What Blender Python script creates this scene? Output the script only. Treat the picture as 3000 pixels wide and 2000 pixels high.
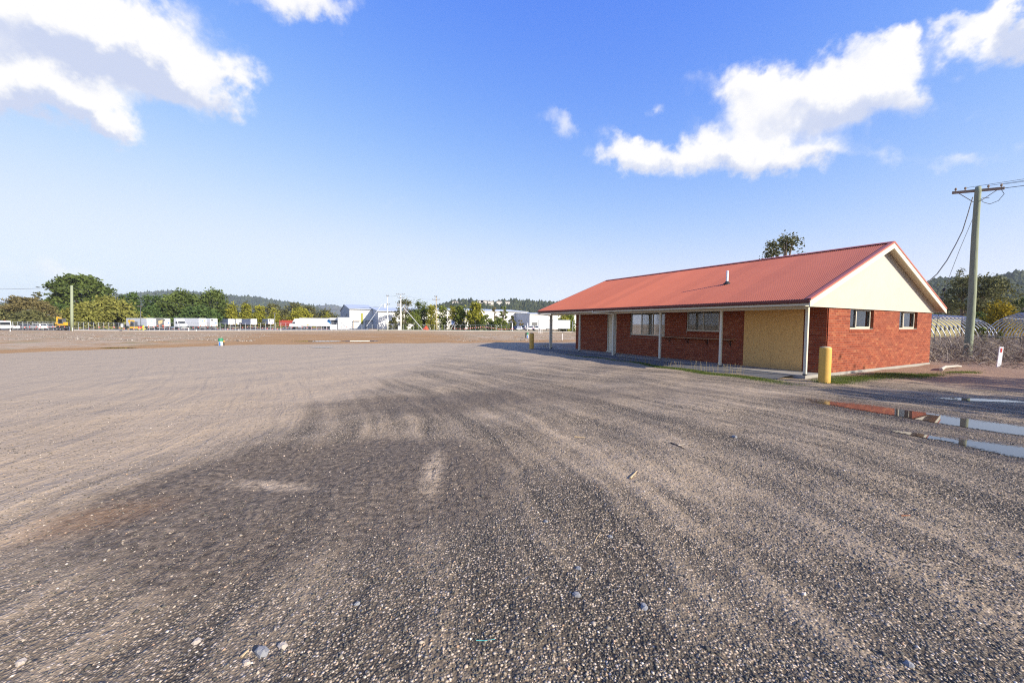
import bpy, math, random
import numpy as np
from mathutils import Matrix, Vector
R = math.radians
random.seed(7); rng = np.random.default_rng(7)
scene = bpy.context.scene
for o in list(bpy.data.objects): bpy.data.objects.remove(o)
COL = scene.collection

# ------------------------------------------------------------------ camera
HC = 1.80
FPX = 1147.0                                  # focal length in pixels of a 3000 px wide picture
cam_d = bpy.data.cameras.new('camera'); cam = bpy.data.objects.new('camera', cam_d); COL.objects.link(cam)
cam_d.sensor_width = 36.0; cam_d.lens = FPX / 3000 * 36.0
cam_d.clip_start = 0.05; cam_d.clip_end = 40000
CAMROT = Matrix.Rotation(math.pi/2 - R(2.6746), 3, 'X') @ Matrix.Rotation(R(0.4574), 3, 'Z')
cam.matrix_world = Matrix.Translation((0, 0, HC)) @ CAMROT.to_4x4()
scene.camera = cam
cam_d['label'] = 'camera'

# ------------------------------------------------------------------ sun, sky, exposure
SUNV = Vector((1.695, -1.36, 1.0)).normalized()          # towards the sun
SUN_EL = math.asin(SUNV.z); SUN_AZ = math.atan2(SUNV.x, SUNV.y)
sun_d = bpy.data.lights.new('sun', 'SUN'); sun = bpy.data.objects.new('sun', sun_d); COL.objects.link(sun)
sun_d.energy = 5.0; sun_d.angle = R(0.5); sun_d.color = (1.0, 0.92, 0.79)
sun.rotation_euler = (-SUNV).to_track_quat('-Z', 'Y').to_euler()
sun.location = (0, -20, 60)
scene.view_settings.view_transform = 'Standard'; scene.view_settings.look = 'None'
scene.view_settings.gamma = 1.0; scene.view_settings.use_curve_mapping = False
scene.view_settings.exposure = 0.75
scene.cycles.use_denoising = False
scene.cycles.use_adaptive_sampling = False
try:
    scene.cycles.denoiser = 'OPENIMAGEDENOISE'; scene.cycles.denoising_input_passes = 'RGB_ALBEDO_NORMAL'
except Exception: pass
scene.cycles.filter_width = 1.15
scene.cycles.max_bounces = 6; scene.cycles.diffuse_bounces = 3; scene.cycles.glossy_bounces = 3
scene.cycles.transparent_max_bounces = 16; scene.cycles.volume_bounces = 2
scene.cycles.caustics_reflective = False; scene.cycles.caustics_refractive = False

def ray(px, py):
    return CAMROT @ Vector(((px-1500)/FPX, -(py-1000)/FPX, -1.0))
def at(px, py, Y):
    d = ray(px, py); t = Y / d.y; return Vector((d.x*t, Y, HC + d.z*t))
def ground_z(x, y):
    t = x / max(y, 1.0); t = (t + 0.95) / 0.65; t = min(1.0, max(0.0, t))
    return -0.015 * min(max(y - 34.0, 0.0), 126.0) * (1.0 - 0.5*t)
def gpt(px, py):
    d = ray(px, py); lo, hi = 0.5, 400.0
    for _ in range(50):
        m = (lo+hi)/2
        if HC + d.z*m > ground_z(d.x*m, d.y*m): lo = m
        else: hi = m
    return Vector((d.x*lo, d.y*lo, ground_z(d.x*lo, d.y*lo)))
def base(px, Y):
    d = ray(px, 950); x = d.x*Y/d.y; return Vector((x, Y, ground_z(x, Y)))
def mpp(Y): return Y / FPX                                  # metres for one photograph pixel at depth Y

# ------------------------------------------------------------------ node helpers
class NT:
    def __init__(s, nt): s.nt = nt
    def n(s, typ, **kw):
        nd = s.nt.nodes.new(typ)
        for k, v in kw.items(): setattr(nd, k, v)
        return nd
    def set(s, sock, v):
        if v is None: return
        if isinstance(v, bpy.types.NodeSocket): s.nt.links.new(v, sock)
        else:
            if isinstance(v, (tuple, list)) and len(v) == 3 and sock.type == 'RGBA': v = (*v, 1.0)
            sock.default_value = v
    def m(s, op, a, b=None, c=None, clamp=False):
        nd = s.n('ShaderNodeMath', operation=op, use_clamp=clamp)
        s.set(nd.inputs[0], a); s.set(nd.inputs[1], b); s.set(nd.inputs[2], c); return nd.outputs[0]
    def v(s, op, a, b=None, sc=None):
        nd = s.n('ShaderNodeVectorMath', operation=op)
        s.set(nd.inputs[0], a); s.set(nd.inputs[1], b)
        if sc is not None: s.set(nd.inputs['Scale'], sc)
        return nd.outputs['Value'] if op in ('LENGTH', 'DOT_PRODUCT', 'DISTANCE') else nd.outputs[0]
    def mix(s, f, a, b, blend='MIX'):
        nd = s.n('ShaderNodeMix', data_type='RGBA', blend_type=blend)
        s.set(nd.inputs['Factor'], f); s.set(nd.inputs[6], a); s.set(nd.inputs[7], b); return nd.outputs[2]
    def noise(s, vec, scale, detail=3, rough=0.5, out='Fac', dist=0.0):
        nd = s.n('ShaderNodeTexNoise'); s.set(nd.inputs['Vector'], vec); nd.inputs['Scale'].default_value = scale
        nd.inputs['Detail'].default_value = detail; nd.inputs['Roughness'].default_value = rough
        nd.inputs['Distortion'].default_value = dist
        return nd.outputs[out]
    def voro(s, vec, scale, out='Color', feature='F1'):
        nd = s.n('ShaderNodeTexVoronoi', feature=feature); s.set(nd.inputs['Vector'], vec); nd.inputs['Scale'].default_value = scale
        return nd.outputs[out]
    def ss(s, x, lo, hi):
        nd = s.n('ShaderNodeMapRange', interpolation_type='SMOOTHSTEP'); s.set(nd.inputs[0], x)
        s.set(nd.inputs[1], lo); s.set(nd.inputs[2], hi); return nd.outputs[0]
    def ramp(s, f, stops, interp='LINEAR'):
        nd = s.n('ShaderNodeValToRGB'); cr = nd.color_ramp; cr.interpolation = interp
        while len(cr.elements) < len(stops): cr.elements.new(0.5)
        for e, (p, c) in zip(cr.elements, stops): e.position = p; e.color = (*c, 1.0)
        s.set(nd.inputs[0], f); return nd.outputs[0]
    def xyz(s, vec):
        nd = s.n('ShaderNodeSeparateXYZ'); s.set(nd.inputs[0], vec); return nd.outputs
    def comb(s, x, y, z):
        nd = s.n('ShaderNodeCombineXYZ'); s.set(nd.inputs[0], x); s.set(nd.inputs[1], y); s.set(nd.inputs[2], z); return nd.outputs[0]
    def bump(s, h, strength=0.3, dist=0.01):
        nd = s.n('ShaderNodeBump'); s.set(nd.inputs['Height'], h); nd.inputs['Strength'].default_value = strength
        nd.inputs['Distance'].default_value = dist; return nd.outputs[0]

MATS = {}
def new_mat(name):
    m = bpy.data.materials.new(name); m.use_nodes = True; nt = NT(m.node_tree)
    b = m.node_tree.nodes['Principled BSDF']; MATS[name] = m
    return m, nt, b
def plain(name, col, rough=0.6, metal=0.0, var=0.12, scale=3.0, bump=0.0, bscale=40.0, spec=0.5, dirt=None):
    """painted / plain surface: base colour with uneven tone, a little relief and optional dirt"""
    m, nt, b = new_mat(name)
    tc = nt.n('ShaderNodeTexCoord').outputs['Object']
    geo = nt.n('ShaderNodeNewGeometry').outputs['Position']
    f = nt.noise(geo, scale, 4, 0.6)
    f = nt.m('MULTIPLY_ADD', f, 2*var, 1.0-var)
    c = nt.mix(1.0, col, nt.comb(f, f, f), 'MULTIPLY')
    if dirt:
        dcol, amt, dsc = dirt
        d = nt.ss(nt.noise(geo, dsc, 5, 0.65), 1.0-amt-0.15, 1.0-amt+0.2)
        c = nt.mix(d, c, dcol)
    nt.set(b.inputs['Base Color'], c)
    b.inputs['Roughness'].default_value = rough; b.inputs['Metallic'].default_value = metal
    b.inputs['Specular IOR Level'].default_value = spec
    if bump: nt.set(b.inputs['Normal'], nt.bump(nt.noise(geo, bscale, 3), bump, 0.01))
    return m

# ------------------------------------------------------------------ sky
W = bpy.data.worlds.new('World'); scene.world = W; W.use_nodes = True
wt = NT(W.node_tree); W.node_tree.nodes.clear()
sky = wt.n('ShaderNodeTexSky', sky_type='NISHITA'); sky.sun_disc = False
sky.sun_elevation = SUN_EL; sky.sun_rotation = SUN_AZ
sky.altitude = 50; sky.air_density = 1.0; sky.dust_density = 0.15; sky.ozone_density = 3.0
dirv = wt.n('ShaderNodeTexCoord').outputs['Generated']
dx, dy, dz = wt.xyz(dirv)
AZ = wt.m('ARCTAN2', dx, dy); EL = wt.m('ARCSINE', dz)
def azel(px, py):
    d = ray(px, py).normalized(); return math.atan2(d.x, d.y), math.asin(d.z)
CLOUD_LUM = 1.05
# cloud masses: (pixel centre, half sizes in px, tilt in degrees, weight)
CLOUDS = [(150,80,330,135,-8,1.5),(380,130,270,120,-14,1.45),(500,205,150,80,-20,1.2),(660,205,85,36,10,.6),(610,270,90,45,-25,.6),
 (60,300,240,72,0,1.25),(240,330,160,56,-18,1.1),(330,370,80,30,-28,.55),(920,15,120,52,4,.8),(840,-30,150,50,0,.7),
 (2300,265,244,76,-4,1.15),(2450,290,232,76,14,1.1),(2190,235,98,37,22,.55),(2250,370,159,63,8,.7),(1990,462,207,51,0,1.0),(1840,462,98,37,8,.7),
 (2180,455,146,41,0,.75),(2350,462,134,41,6,.8),(2590,150,116,41,10,.8),(2660,130,85,39,0,.6),(2700,250,61,73,0,.55),(2440,185,44,61,0,.4),(2580,250,85,61,0,.45),(2950,95,116,76,36,1.3),(2990,50,73,61,30,.9),(2800,65,71,32,0,.7),
 (1668,385,54,51,20,.66),(1595,345,56,34,0,.4),(1800,415,37,51,35,.5),(1930,310,29,27,0,.45),(2860,445,134,37,8,.55),(2600,470,73,29,0,.4),(2880,330,122,37,10,.34),
 (120,800,220,52,-3,.55),(1170,595,90,40,10,.34),(1310,545,60,26,0,.26),(900,860,300,26,0,.3),(1620,850,200,34,0,.3),(1300,790,110,20,0,.22)]
# warped direction for ragged outlines
w1 = wt.noise(dirv, 9.0, 5, 0.6, 'Color'); w2 = wt.noise(dirv, 30.0, 4, 0.6, 'Color')
warp = wt.v('ADD', wt.v('SCALE', wt.v('SUBTRACT', w1, (0.5,0.5,0.5)), sc=0.15), wt.v('SCALE', wt.v('SUBTRACT', w2, (0.5,0.5,0.5)), sc=0.06))
wx, wy, wz = wt.xyz(warp)
A2 = wt.m('ADD', AZ, wx); E2 = wt.m('ADD', EL, wt.m('MULTIPLY', wz, 0.8))
VEC = wt.comb(A2, E2, 1.0)
def cloud_field():
    tot = shade = None
    for (px, py, hx, hy, tilt, wgt) in CLOUDS:
        a, e = azel(px, py); c_, s_ = math.cos(R(tilt)), math.sin(R(tilt))
        a1, e1_ = azel(px+hx*c_*0.25, py-hx*s_*0.25); a0, e0_ = azel(px-hy*s_*0.25, py-hy*c_*0.25)
        x1, y1, x0, y0 = (a1-a)*4.2, (e1_-e)*4.2, (a0-a)*4.2, (e0_-e)*4.2      # the two half axes in azimuth / elevation
        det = x1*y0-x0*y1
        p = wt.v('DOT_PRODUCT', VEC, (y0/det, -x0/det, -(a*y0-e*x0)/det)); q = wt.v('DOT_PRODUCT', VEC, (-y1/det, x1/det, -(-a*y1+e*x1)/det))
        g = wt.m('POWER', 0.36788, wt.m('MULTIPLY_ADD', q, q, wt.m('MULTIPLY', p, p)))
        tot = wt.m('MULTIPLY_ADD', g, wgt, tot if tot is not None else 0.0)
        shade = wt.m('MULTIPLY_ADD', wt.m('MULTIPLY', g, wgt), q, shade if shade is not None else 0.0)
    return tot, shade
n3 = wt.noise(dirv, 16.0, 6, 0.58)
dens, shade = cloud_field()
# scattered clouds over the rest of the sky, beyond the part in view
plan = wt.v('SCALE', wt.comb(dx, dy, 0.0), sc=wt.m('DIVIDE', 1.0, wt.m('MAXIMUM', wt.m('ADD', dz, 0.12), 0.05)))
gen = wt.ss(wt.noise(plan, 1.3, 4, 0.55), 0.52, 0.72)
outside = wt.ss(wt.m('ABSOLUTE', AZ), 1.05, 1.35)
dens = wt.m('ADD', dens, wt.m('MULTIPLY', gen, outside))
cov = wt.ss(wt.m('ADD', dens, wt.m('MULTIPLY', wt.m('SUBTRACT', n3, 0.5), 0.95)), 0.24, 1.12)
cov = wt.m('MULTIPLY', cov, wt.ss(EL, -0.01, 0.06))
lit = wt.ss(wt.m('ADD', shade, wt.m('MULTIPLY', wt.m('SUBTRACT', n3, 0.5), 1.0)), -0.85, 0.10)
ccol = wt.mix(lit, (0.60, 0.66, 0.84), (1.0, 0.985, 0.965))
SKY_STRENGTH = 0.15
GAIN = SKY_STRENGTH * 2**scene.view_settings.exposure
# film-like shoulder on the physical sky so that its blue holds as in the photograph
rs_, gs_, bs_ = wt.xyz(sky.outputs[0])
def shoulder(c, k, p, a, top):
    x = wt.m('MULTIPLY', wt.m('POWER', wt.m('MULTIPLY', c, k*GAIN), p), a)
    return wt.m('MULTIPLY', wt.m('SUBTRACT', 1.0, wt.m('POWER', 0.36788, x)), top/GAIN)
skyc = wt.comb(shoulder(rs_, 2.2, 1.9, 0.92, 0.78), shoulder(gs_, 1.22, 1.45, 1.42, 0.90), shoulder(bs_, 4.2, 1.0, 1.0, 1.0))
cl = wt.v('SCALE', ccol, sc=CLOUD_LUM/GAIN)
skymix = wt.mix(wt.m('MULTIPLY', cov, 0.96), skyc, cl)
bg = wt.n('ShaderNodeBackground'); wt.set(bg.inputs[0], skymix); bg.inputs[1].default_value = SKY_STRENGTH
wo = wt.n('ShaderNodeOutputWorld'); W.node_tree.links.new(bg.outputs[0], wo.inputs[0])
W.cycles.sampling_method = 'MANUAL'; W.cycles.sample_map_resolution = 512

# ------------------------------------------------------------------ object helpers
def tag(o, label=None, cat=None, group=None, kind=None):
    if label: o['label'] = label
    if cat: o['category'] = cat
    if group: o['group'] = group
    if kind: o['kind'] = kind
    return o
def thing(name, label, cat, loc=(0,0,0), group=None, rz=0.0):
    o = bpy.data.objects.new(name, None); COL.objects.link(o); o.location = loc; o.rotation_euler = (0,0,rz)
    o.empty_display_size = 0.2
    return tag(o, label, cat, group)
def link(name, me, parent=None, loc=None):
    o = bpy.data.objects.new(name, me); COL.objects.link(o)
    if parent is not None: o.parent = parent
    if loc is not None: o.location = loc
    return o
class MB:
    """collects boxes, tubes and faces; T maps local coordinates (e.g. the house grid) to the parent's space"""
    def __init__(s, T=None): s.V = []; s.F = []; s.T = T; s.C = []
    def face(s, pts, col=None):
        k = len(s.V)
        s.V += [tuple(s.T(*p)) if s.T else tuple(p) for p in pts]; s.F.append(tuple(range(k, k+len(pts)))); s.C.append(col); return s
    def hexa(s, p, col=None):
        k = len(s.V); s.V += [tuple(s.T(*q)) if s.T else tuple(q) for q in p]
        for f in ((0,3,2,1),(4,5,6,7),(0,1,5,4),(1,2,6,5),(2,3,7,6),(3,0,4,7)):
            s.F.append(tuple(k+i for i in f)); s.C.append(col)
        return s
    def box(s, x0, x1, y0, y1, z0, z1, col=None):
        return s.hexa([(x0,y0,z0),(x1,y0,z0),(x1,y1,z0),(x0,y1,z0),(x0,y0,z1),(x1,y0,z1),(x1,y1,z1),(x0,y1,z1)], col)
    def cbox(s, x, y, z, sx, sy, sz): return s.box(x-sx/2, x+sx/2, y-sy/2, y+sy/2, z, z+sz)
    def tube(s, pts, r, seg=8, cap=True):
        pts = [Vector(s.T(*p)) if s.T else Vector(p) for p in pts]; T = s.T; s.T = None
        rs = r if isinstance(r, (list, tuple)) else [r]*len(pts); k0 = len(s.V); n = len(pts)
        ref = Vector((0.13, 0.31, 0.94))
        for i, p in enumerate(pts):
            d = (pts[min(i+1, n-1)] - pts[max(i-1, 0)])
            d = d.normalized() if d.length > 1e-9 else Vector((0,0,1))
            a = d.cross(ref)
            if a.length < 0.15: a = d.cross(Vector((1,0,0)))
            a.normalize(); b = d.cross(a)
            for j in range(seg):
                t = 2*math.pi*j/seg; s.V.append(tuple(p + a*(rs[i]*math.cos(t)) + b*(rs[i]*math.sin(t))))
        for i in range(n-1):
            for j in range(seg):
                s.F.append((k0+i*seg+j, k0+i*seg+(j+1)%seg, k0+(i+1)*seg+(j+1)%seg, k0+(i+1)*seg+j)); s.C.append(None)
        if cap:
            s.F.append(tuple(k0+j for j in range(seg))[::-1]); s.C.append(None)
            s.F.append(tuple(k0+(n-1)*seg+j for j in range(seg))); s.C.append(None)
        s.T = T; return s
    def lathe(s, c, prof, seg=20):
        """prof: list of (radius, z) about a vertical axis through c"""
        k = len(s.V); n = len(prof)
        for r, z in prof:
            for j in range(seg):
                t = 2*math.pi*j/seg; s.V.append((c[0]+r*math.cos(t), c[1]+r*math.sin(t), c[2]+z))
        for i in range(n-1):
            for j in range(seg):
                s.F.append((k+i*seg+j, k+i*seg+(j+1)%seg, k+(i+1)*seg+(j+1)%seg, k+(i+1)*seg+j)); s.C.append(None)
        s.F.append(tuple(k+(n-1)*seg+j for j in range(seg))); s.C.append(None); return s
    def prism(s, prof, y0, y1):
        """outline in x,z extruded along y"""
        n = len(prof); k = len(s.V)
        for y in (y0, y1):
            for x, z in prof: s.V.append(tuple(s.T(x, y, z)) if s.T else (x, y, z))
        s.F.append(tuple(range(k, k+n))[::-1]); s.F.append(tuple(range(k+n, k+2*n))); s.C += [None, None]
        for i in range(n): s.F.append((k+i, k+(i+1)%n, k+n+(i+1)%n, k+n+i)); s.C.append(None)
        return s
    def wheel(s, c, r, wdt, seg=16, axis='y'):
        k = len(s.V)
        for sg in (-1, 1):
            for j in range(seg):
                t = 2*math.pi*j/seg; a, b = r*math.cos(t), r*math.sin(t)
                s.V.append((c[0]+a, c[1]+sg*wdt/2, c[2]+b) if axis == 'y' else (c[0]+sg*wdt/2, c[1]+a, c[2]+b))
        s.F.append(tuple(range(k, k+seg))); s.F.append(tuple(range(k+seg, k+2*seg))[::-1]); s.C += [None, None]
        for j in range(seg): s.F.append((k+j, k+(j+1)%seg, k+seg+(j+1)%seg, k+seg+j)); s.C.append(None)
        return s
    def mesh(s, name, mat, off=None, smooth=False):
        me = bpy.data.meshes.new(name)
        V = s.V if off is None else [(x-off[0], y-off[1], z-off[2]) for x, y, z in s.V]
        me.from_pydata(V, [], s.F); me.materials.append(mat)
        if any(c is not None for c in s.C):
            at_ = me.attributes.new('rnd', 'FLOAT', 'FACE'); at_.data.foreach_set('value', [0.5 if c is None else c for c in s.C])
        if smooth: me.polygons.foreach_set('use_smooth', [True]*len(me.polygons))
        me.update(); return me
    def build(s, name, mat, parent=None, smooth=False, bevel=0.0, local=False):
        off = parent_origin(parent) if parent is not None and not local else None
        o = link(name, s.mesh(name, mat, off, smooth), parent)
        if bevel:
            b = o.modifiers.new('bevel', 'BEVEL'); b.width = bevel; b.segments = 2; b.limit_method = 'ANGLE'
        return o
def parent_origin(p):
    v = Vector((0,0,0))
    while p is not None: v = v + p.location; p = p.parent
    return v
def quads_mesh(name, P, mat, rnd=None, n=4):
    """P: (N, n, 3) array of separate faces"""
    N = len(P); me = bpy.data.meshes.new(name)
    me.vertices.add(N*n); me.vertices.foreach_set('co', P.reshape(-1).astype(np.float32))
    me.loops.add(N*n); me.loops.foreach_set('vertex_index', np.arange(N*n, dtype=np.int32))
    me.polygons.add(N); me.polygons.foreach_set('loop_start', np.arange(0, N*n, n, dtype=np.int32))
    me.polygons.foreach_set('loop_total', np.full(N, n, dtype=np.int32))
    if rnd is not None:
        a = me.attributes.new('rnd', 'FLOAT', 'FACE'); a.data.foreach_set('value', rnd.astype(np.float32))
    me.materials.append(mat); me.update(calc_edges=True); return me
def idx_mesh(name, V, F, mat, rnd=None, smooth=False):
    me = bpy.data.meshes.new(name); k = F.shape[1]; N = len(F)
    me.vertices.add(len(V)); me.vertices.foreach_set('co', V.reshape(-1).astype(np.float32))
    me.loops.add(N*k); me.loops.foreach_set('vertex_index', F.reshape(-1).astype(np.int32))
    me.polygons.add(N); me.polygons.foreach_set('loop_start', np.arange(0, N*k, k, dtype=np.int32))
    me.polygons.foreach_set('loop_total', np.full(N, k, dtype=np.int32))
    if rnd is not None:
        a = me.attributes.new('rnd', 'FLOAT', 'FACE'); a.data.foreach_set('value', rnd.astype(np.float32))
    if smooth: me.polygons.foreach_set('use_smooth', [True]*N)
    me.materials.append(mat); me.update(calc_edges=True); return me

# ------------------------------------------------------------------ materials shared by many things
E1 = Vector((-0.473, 0.881, 0)).normalized(); E2V = Vector((0.881, 0.473, 0)).normalized()
def B(u, w, z): return E1*u + E2V*w + Vector((0, 0, z))
CREAM = plain('cream_paint', (0.60,0.55,0.43), 0.5, var=0.05, dirt=((0.45,0.37,0.26), 0.22, 1.3))
CREAMCLAD = plain('cream_cladding', (0.55,0.50,0.425), 0.45, var=0.06, scale=1.5, dirt=((0.46,0.40,0.31), 0.25, 0.9))
SOFFIT = plain('soffit_board', (0.66,0.56,0.40), 0.7, var=0.06)
GUTTER = plain('gutter_red', (0.105,0.016,0.016), 0.4, var=0.08)
CAPRED = plain('capping_red', (0.40,0.105,0.065), 0.45, var=0.10)
GREYST = plain('galvanised_steel', (0.42,0.44,0.46), 0.45, metal=0.6, var=0.15, scale=5)
WHITE = plain('white_paint', (0.80,0.80,0.79), 0.45, var=0.05, dirt=((0.5,0.47,0.43),0.18,1.5))
BLACKP = plain('black_rubber', (0.022,0.022,0.024), 0.75, var=0.2)
DARKG = plain('dark_grey_paint', (0.09,0.095,0.10), 0.5, var=0.15)
MIDG = plain('mid_grey_paint', (0.30,0.31,0.32), 0.5, var=0.1)
YEL = plain('machine_yellow', (0.66,0.38,0.03), 0.4, var=0.1, dirt=((0.3,0.2,0.1),0.2,3))
GLASSD, _nt, _b = new_mat('dark_glass'); _b.inputs['Base Color'].default_value = (0.015,0.018,0.022,1); _b.inputs['Roughness'].default_value = 0.06
ORANGE = plain('orange_plastic', (0.80,0.10,0.02), 0.5, var=0.1)
BLUE = plain('blue_print', (0.02,0.17,0.55), 0.5, var=0.05)
LBLUE = plain('light_blue_print', (0.03,0.36,0.72), 0.5, var=0.05)
ORPRINT = plain('orange_print', (0.85,0.33,0.03), 0.5, var=0.05)
REDP = plain('red_plastic', (0.62,0.03,0.02), 0.45, var=0.1)
WIRE = plain('wire_dark', (0.03,0.03,0.035), 0.6)
# ================================================================== GROUND
PUD = [(8.15,8.0,1.75,0.50,-56),(9.05,6.55,1.5,0.50,-57),(7.35,5.55,0.8,0.42,-55),(11.55,9.55,0.9,0.24,-12),(6.85,6.25,0.6,0.16,-55),(8.35,7.0,1.2,0.26,-56)]
def ground_material():
    m, nt, b = new_mat('gravel_yard')
    P = nt.n('ShaderNodeNewGeometry').outputs['Position']
    x, y, z = nt.xyz(P)
    P2 = nt.comb(x, y, 0.0)
    big = nt.noise(P2, 0.22, 4, 0.6); mid = nt.noise(P2, 0.9, 5, 0.62); fine = nt.noise(P2, 6.0, 4, 0.6)
    # tyre lanes: they leave the camera side and swing round to the left
    lane = nt.m('MULTIPLY_ADD', nt.m('MULTIPLY', y, y), 0.030, x)
    lw = nt.m('MULTIPLY_ADD', nt.m('SUBTRACT', big, 0.5), 1.6, lane)
    streak = nt.noise(nt.comb(lw, nt.m('MULTIPLY', y, 0.10), 0.0), 1.7, 5, 0.62)
    streak2 = nt.noise(nt.comb(nt.m('MULTIPLY', lw, 0.45), nt.m('MULTIPLY', y, 0.22), 4.0), 1.6, 4, 0.6)
    rut = nt.noise(nt.comb(lw, nt.m('MULTIPLY', y, 0.06), 9.0), 4.2, 3, 0.55)
    # pebbles
    vd = nt.voro(P2, 62.0, 'Distance'); vc = nt.voro(P2, 62.0, 'Color'); vc2 = nt.voro(P2, 24.0, 'Color'); vd2 = nt.voro(P2, 24.0, 'Distance')
    r1 = nt.xyz(vc)[0]; r2 = nt.xyz(vc2)[1]
    peb = nt.ramp(r1, [(0.0,(0.06,0.055,0.047)),(0.30,(0.11,0.098,0.082)),(0.52,(0.19,0.162,0.125)),(0.74,(0.33,0.275,0.205)),(0.90,(0.52,0.43,0.32)),(1.0,(0.72,0.63,0.52))])
    peb = nt.mix(nt.ss(vd, 0.30, 0.62), peb, (0.05,0.043,0.036))
    dust = nt.mix(mid, (0.25,0.20,0.142), (0.42,0.345,0.25))
    dust = nt.mix(nt.m('MULTIPLY', nt.ss(r1, 0.80, 0.95), 0.5), dust, (0.45,0.40,0.35))
    # how dusty: left and far is compacted and pale, right foreground is loose dark stone
    lean = nt.m('ADD', nt.m('MULTIPLY', nt.ss(nt.m('ADD', x, nt.m('MULTIPLY', nt.m('SUBTRACT', mid, 0.5), 2.0)), -3.2, -5.2), 0.42), nt.m('MULTIPLY', y, 0.006))
    dm = nt.m('ADD', nt.m('ADD', nt.m('MULTIPLY', streak, 0.75), nt.m('MULTIPLY', streak2, 0.55)), nt.m('ADD', nt.m('MULTIPLY', mid, 0.35), lean))
    dustm = nt.ss(nt.m('ADD', dm, nt.m('MULTIPLY', nt.m('SUBTRACT', rut, 0.5), 0.35)), 0.69, 1.17)
    col = nt.mix(dustm, peb, dust)
    far_pale = nt.mix(nt.m('MULTIPLY', nt.m('ADD', fine, r1), 0.5), (0.24,0.21,0.165), (0.44,0.385,0.31))
    col = nt.mix(nt.m('MULTIPLY', nt.ss(nt.m('ADD', y, nt.m('MULTIPLY', x, -0.9)), 9.0, 26.0), 0.62), col, far_pale)
    # dark oily, damp stains
    wob = nt.m('MULTIPLY', nt.m('SUBTRACT', nt.noise(P2, 0.8, 5, 0.65), 0.5), 1.1)
    def ell(cx_, cy_, rx, ry, ang):
        dx_ = nt.m('SUBTRACT', x, cx_); dy_ = nt.m('SUBTRACT', y, cy_); c, s_ = math.cos(R(ang)), math.sin(R(ang))
        p = nt.m('ADD', nt.m('MULTIPLY', dx_, c/rx), nt.m('MULTIPLY', dy_, s_/rx)); q = nt.m('ADD', nt.m('MULTIPLY', dx_, -s_/ry), nt.m('MULTIPLY', dy_, c/ry))
        return nt.m('SUBTRACT', nt.m('ADD', nt.m('SQRT', nt.m('ADD', nt.m('MULTIPLY', p, p), nt.m('MULTIPLY', q, q))), wob), 1.0)
    st1 = nt.m('SUBTRACT', 1.0, nt.ss(ell(-2.05, 4.3, 2.25, 1.75, 20), -0.22, 0.14))
    st2 = nt.m('SUBTRACT', 1.0, nt.ss(ell(-1.4, 8.9, 2.9, 1.2, 20), -0.4, 0.3))
    st3 = nt.m('SUBTRACT', 1.0, nt.ss(ell(1.6, 10.0, 4.2, 1.0, 10), -0.5, 0.3))
    crust = nt.noise(P2, 14.0, 5, 0.7)
    stain = nt.m('MAXIMUM', st1, nt.m('MAXIMUM', nt.m('MULTIPLY', st2, 0.8), nt.m('MULTIPLY', st3, 0.5)))
    stain = nt.m('MULTIPLY', stain, nt.ss(nt.m('ADD', crust, nt.m('MULTIPLY', mid, 0.5)), 1.10, 0.72))
    col = nt.mix(nt.m('MULTIPLY', stain, 0.92), col, nt.mix(nt.ss(crust, 0.3, 0.72), (0.045,0.037,0.031), (0.20,0.165,0.13)))
    wob = 0.0
    pale = nt.m('MAXIMUM', nt.m('SUBTRACT', 1.0, nt.ss(ell(-2.65, 4.25, 0.55, 0.13, -8), -0.9, 0.5)), nt.m('SUBTRACT', 1.0, nt.ss(ell(-0.95, 4.7, 0.13, 0.75, 6), -0.9, 0.5)))
    col = nt.mix(nt.m('MULTIPLY', pale, nt.ss(nt.m('ADD', crust, fine), 0.7, 1.15)), col, (0.40,0.33,0.245))
    rust = nt.m('SUBTRACT', 1.0, nt.ss(ell(-3.75, 3.45, 0.5, 0.26, 35), -0.8, 0.8))
    col = nt.mix(nt.m('MULTIPLY', rust, 0.28), col, (0.30,0.165,0.075))
    # brown mud beyond the gravel
    edge = nt.m('MINIMUM', nt.m('MULTIPLY_ADD', x, 0.36, 29.0+0.36*21), nt.m('MULTIPLY_ADD', x, 1.35, 28.5+1.35*21))
    sd = nt.m('ADD', nt.m('SUBTRACT', y, edge), nt.m('MULTIPLY', nt.m('SUBTRACT', nt.noise(P2, 0.25, 5, 0.65), 0.5), 5.0))
    mudm = nt.ss(sd, -0.5, 0.7)
    mud = nt.mix(nt.noise(P2, 0.35, 5, 0.65), (0.19,0.108,0.045), (0.44,0.285,0.14))
    mud = nt.mix(nt.ss(nt.noise(P2, 0.12, 5, 0.6), 0.52, 0.68), mud, (0.36,0.27,0.19))
    col = nt.mix(mudm, col, mud)
    # rubble and pale stone fields at the far left and far right of the mud, thin weeds in them
    lr = nt.m('MAXIMUM', nt.ss(nt.m('SUBTRACT', nt.m('MULTIPLY', y, -0.55), x), 3.0, 14.0), nt.ss(nt.m('ADD', x, nt.m('MULTIPLY', y, 0.22)), 1.0, 9.0))
    rub = nt.m('MULTIPLY', nt.m('MULTIPLY', lr, nt.ss(sd, 4.5, 9.0)), nt.ss(nt.noise(P2, 0.5, 5, 0.65), 0.38, 0.55))
    rubc = nt.mix(nt.noise(P2, 3.5, 3, 0.7), (0.22,0.165,0.105), (0.52,0.44,0.34))
    weed = nt.m('MULTIPLY', nt.ss(nt.noise(P2, 0.22, 5, 0.7), 0.50, 0.64), 0.75)
    rubc = nt.mix(weed, rubc, (0.17,0.175,0.075))
    col = nt.mix(rub, col, rubc)
    farm = nt.ss(y, 62.0, 85.0)
    fard = nt.mix(nt.noise(P2, 0.10, 5, 0.6), (0.27,0.205,0.13), (0.42,0.32,0.20))
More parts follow.
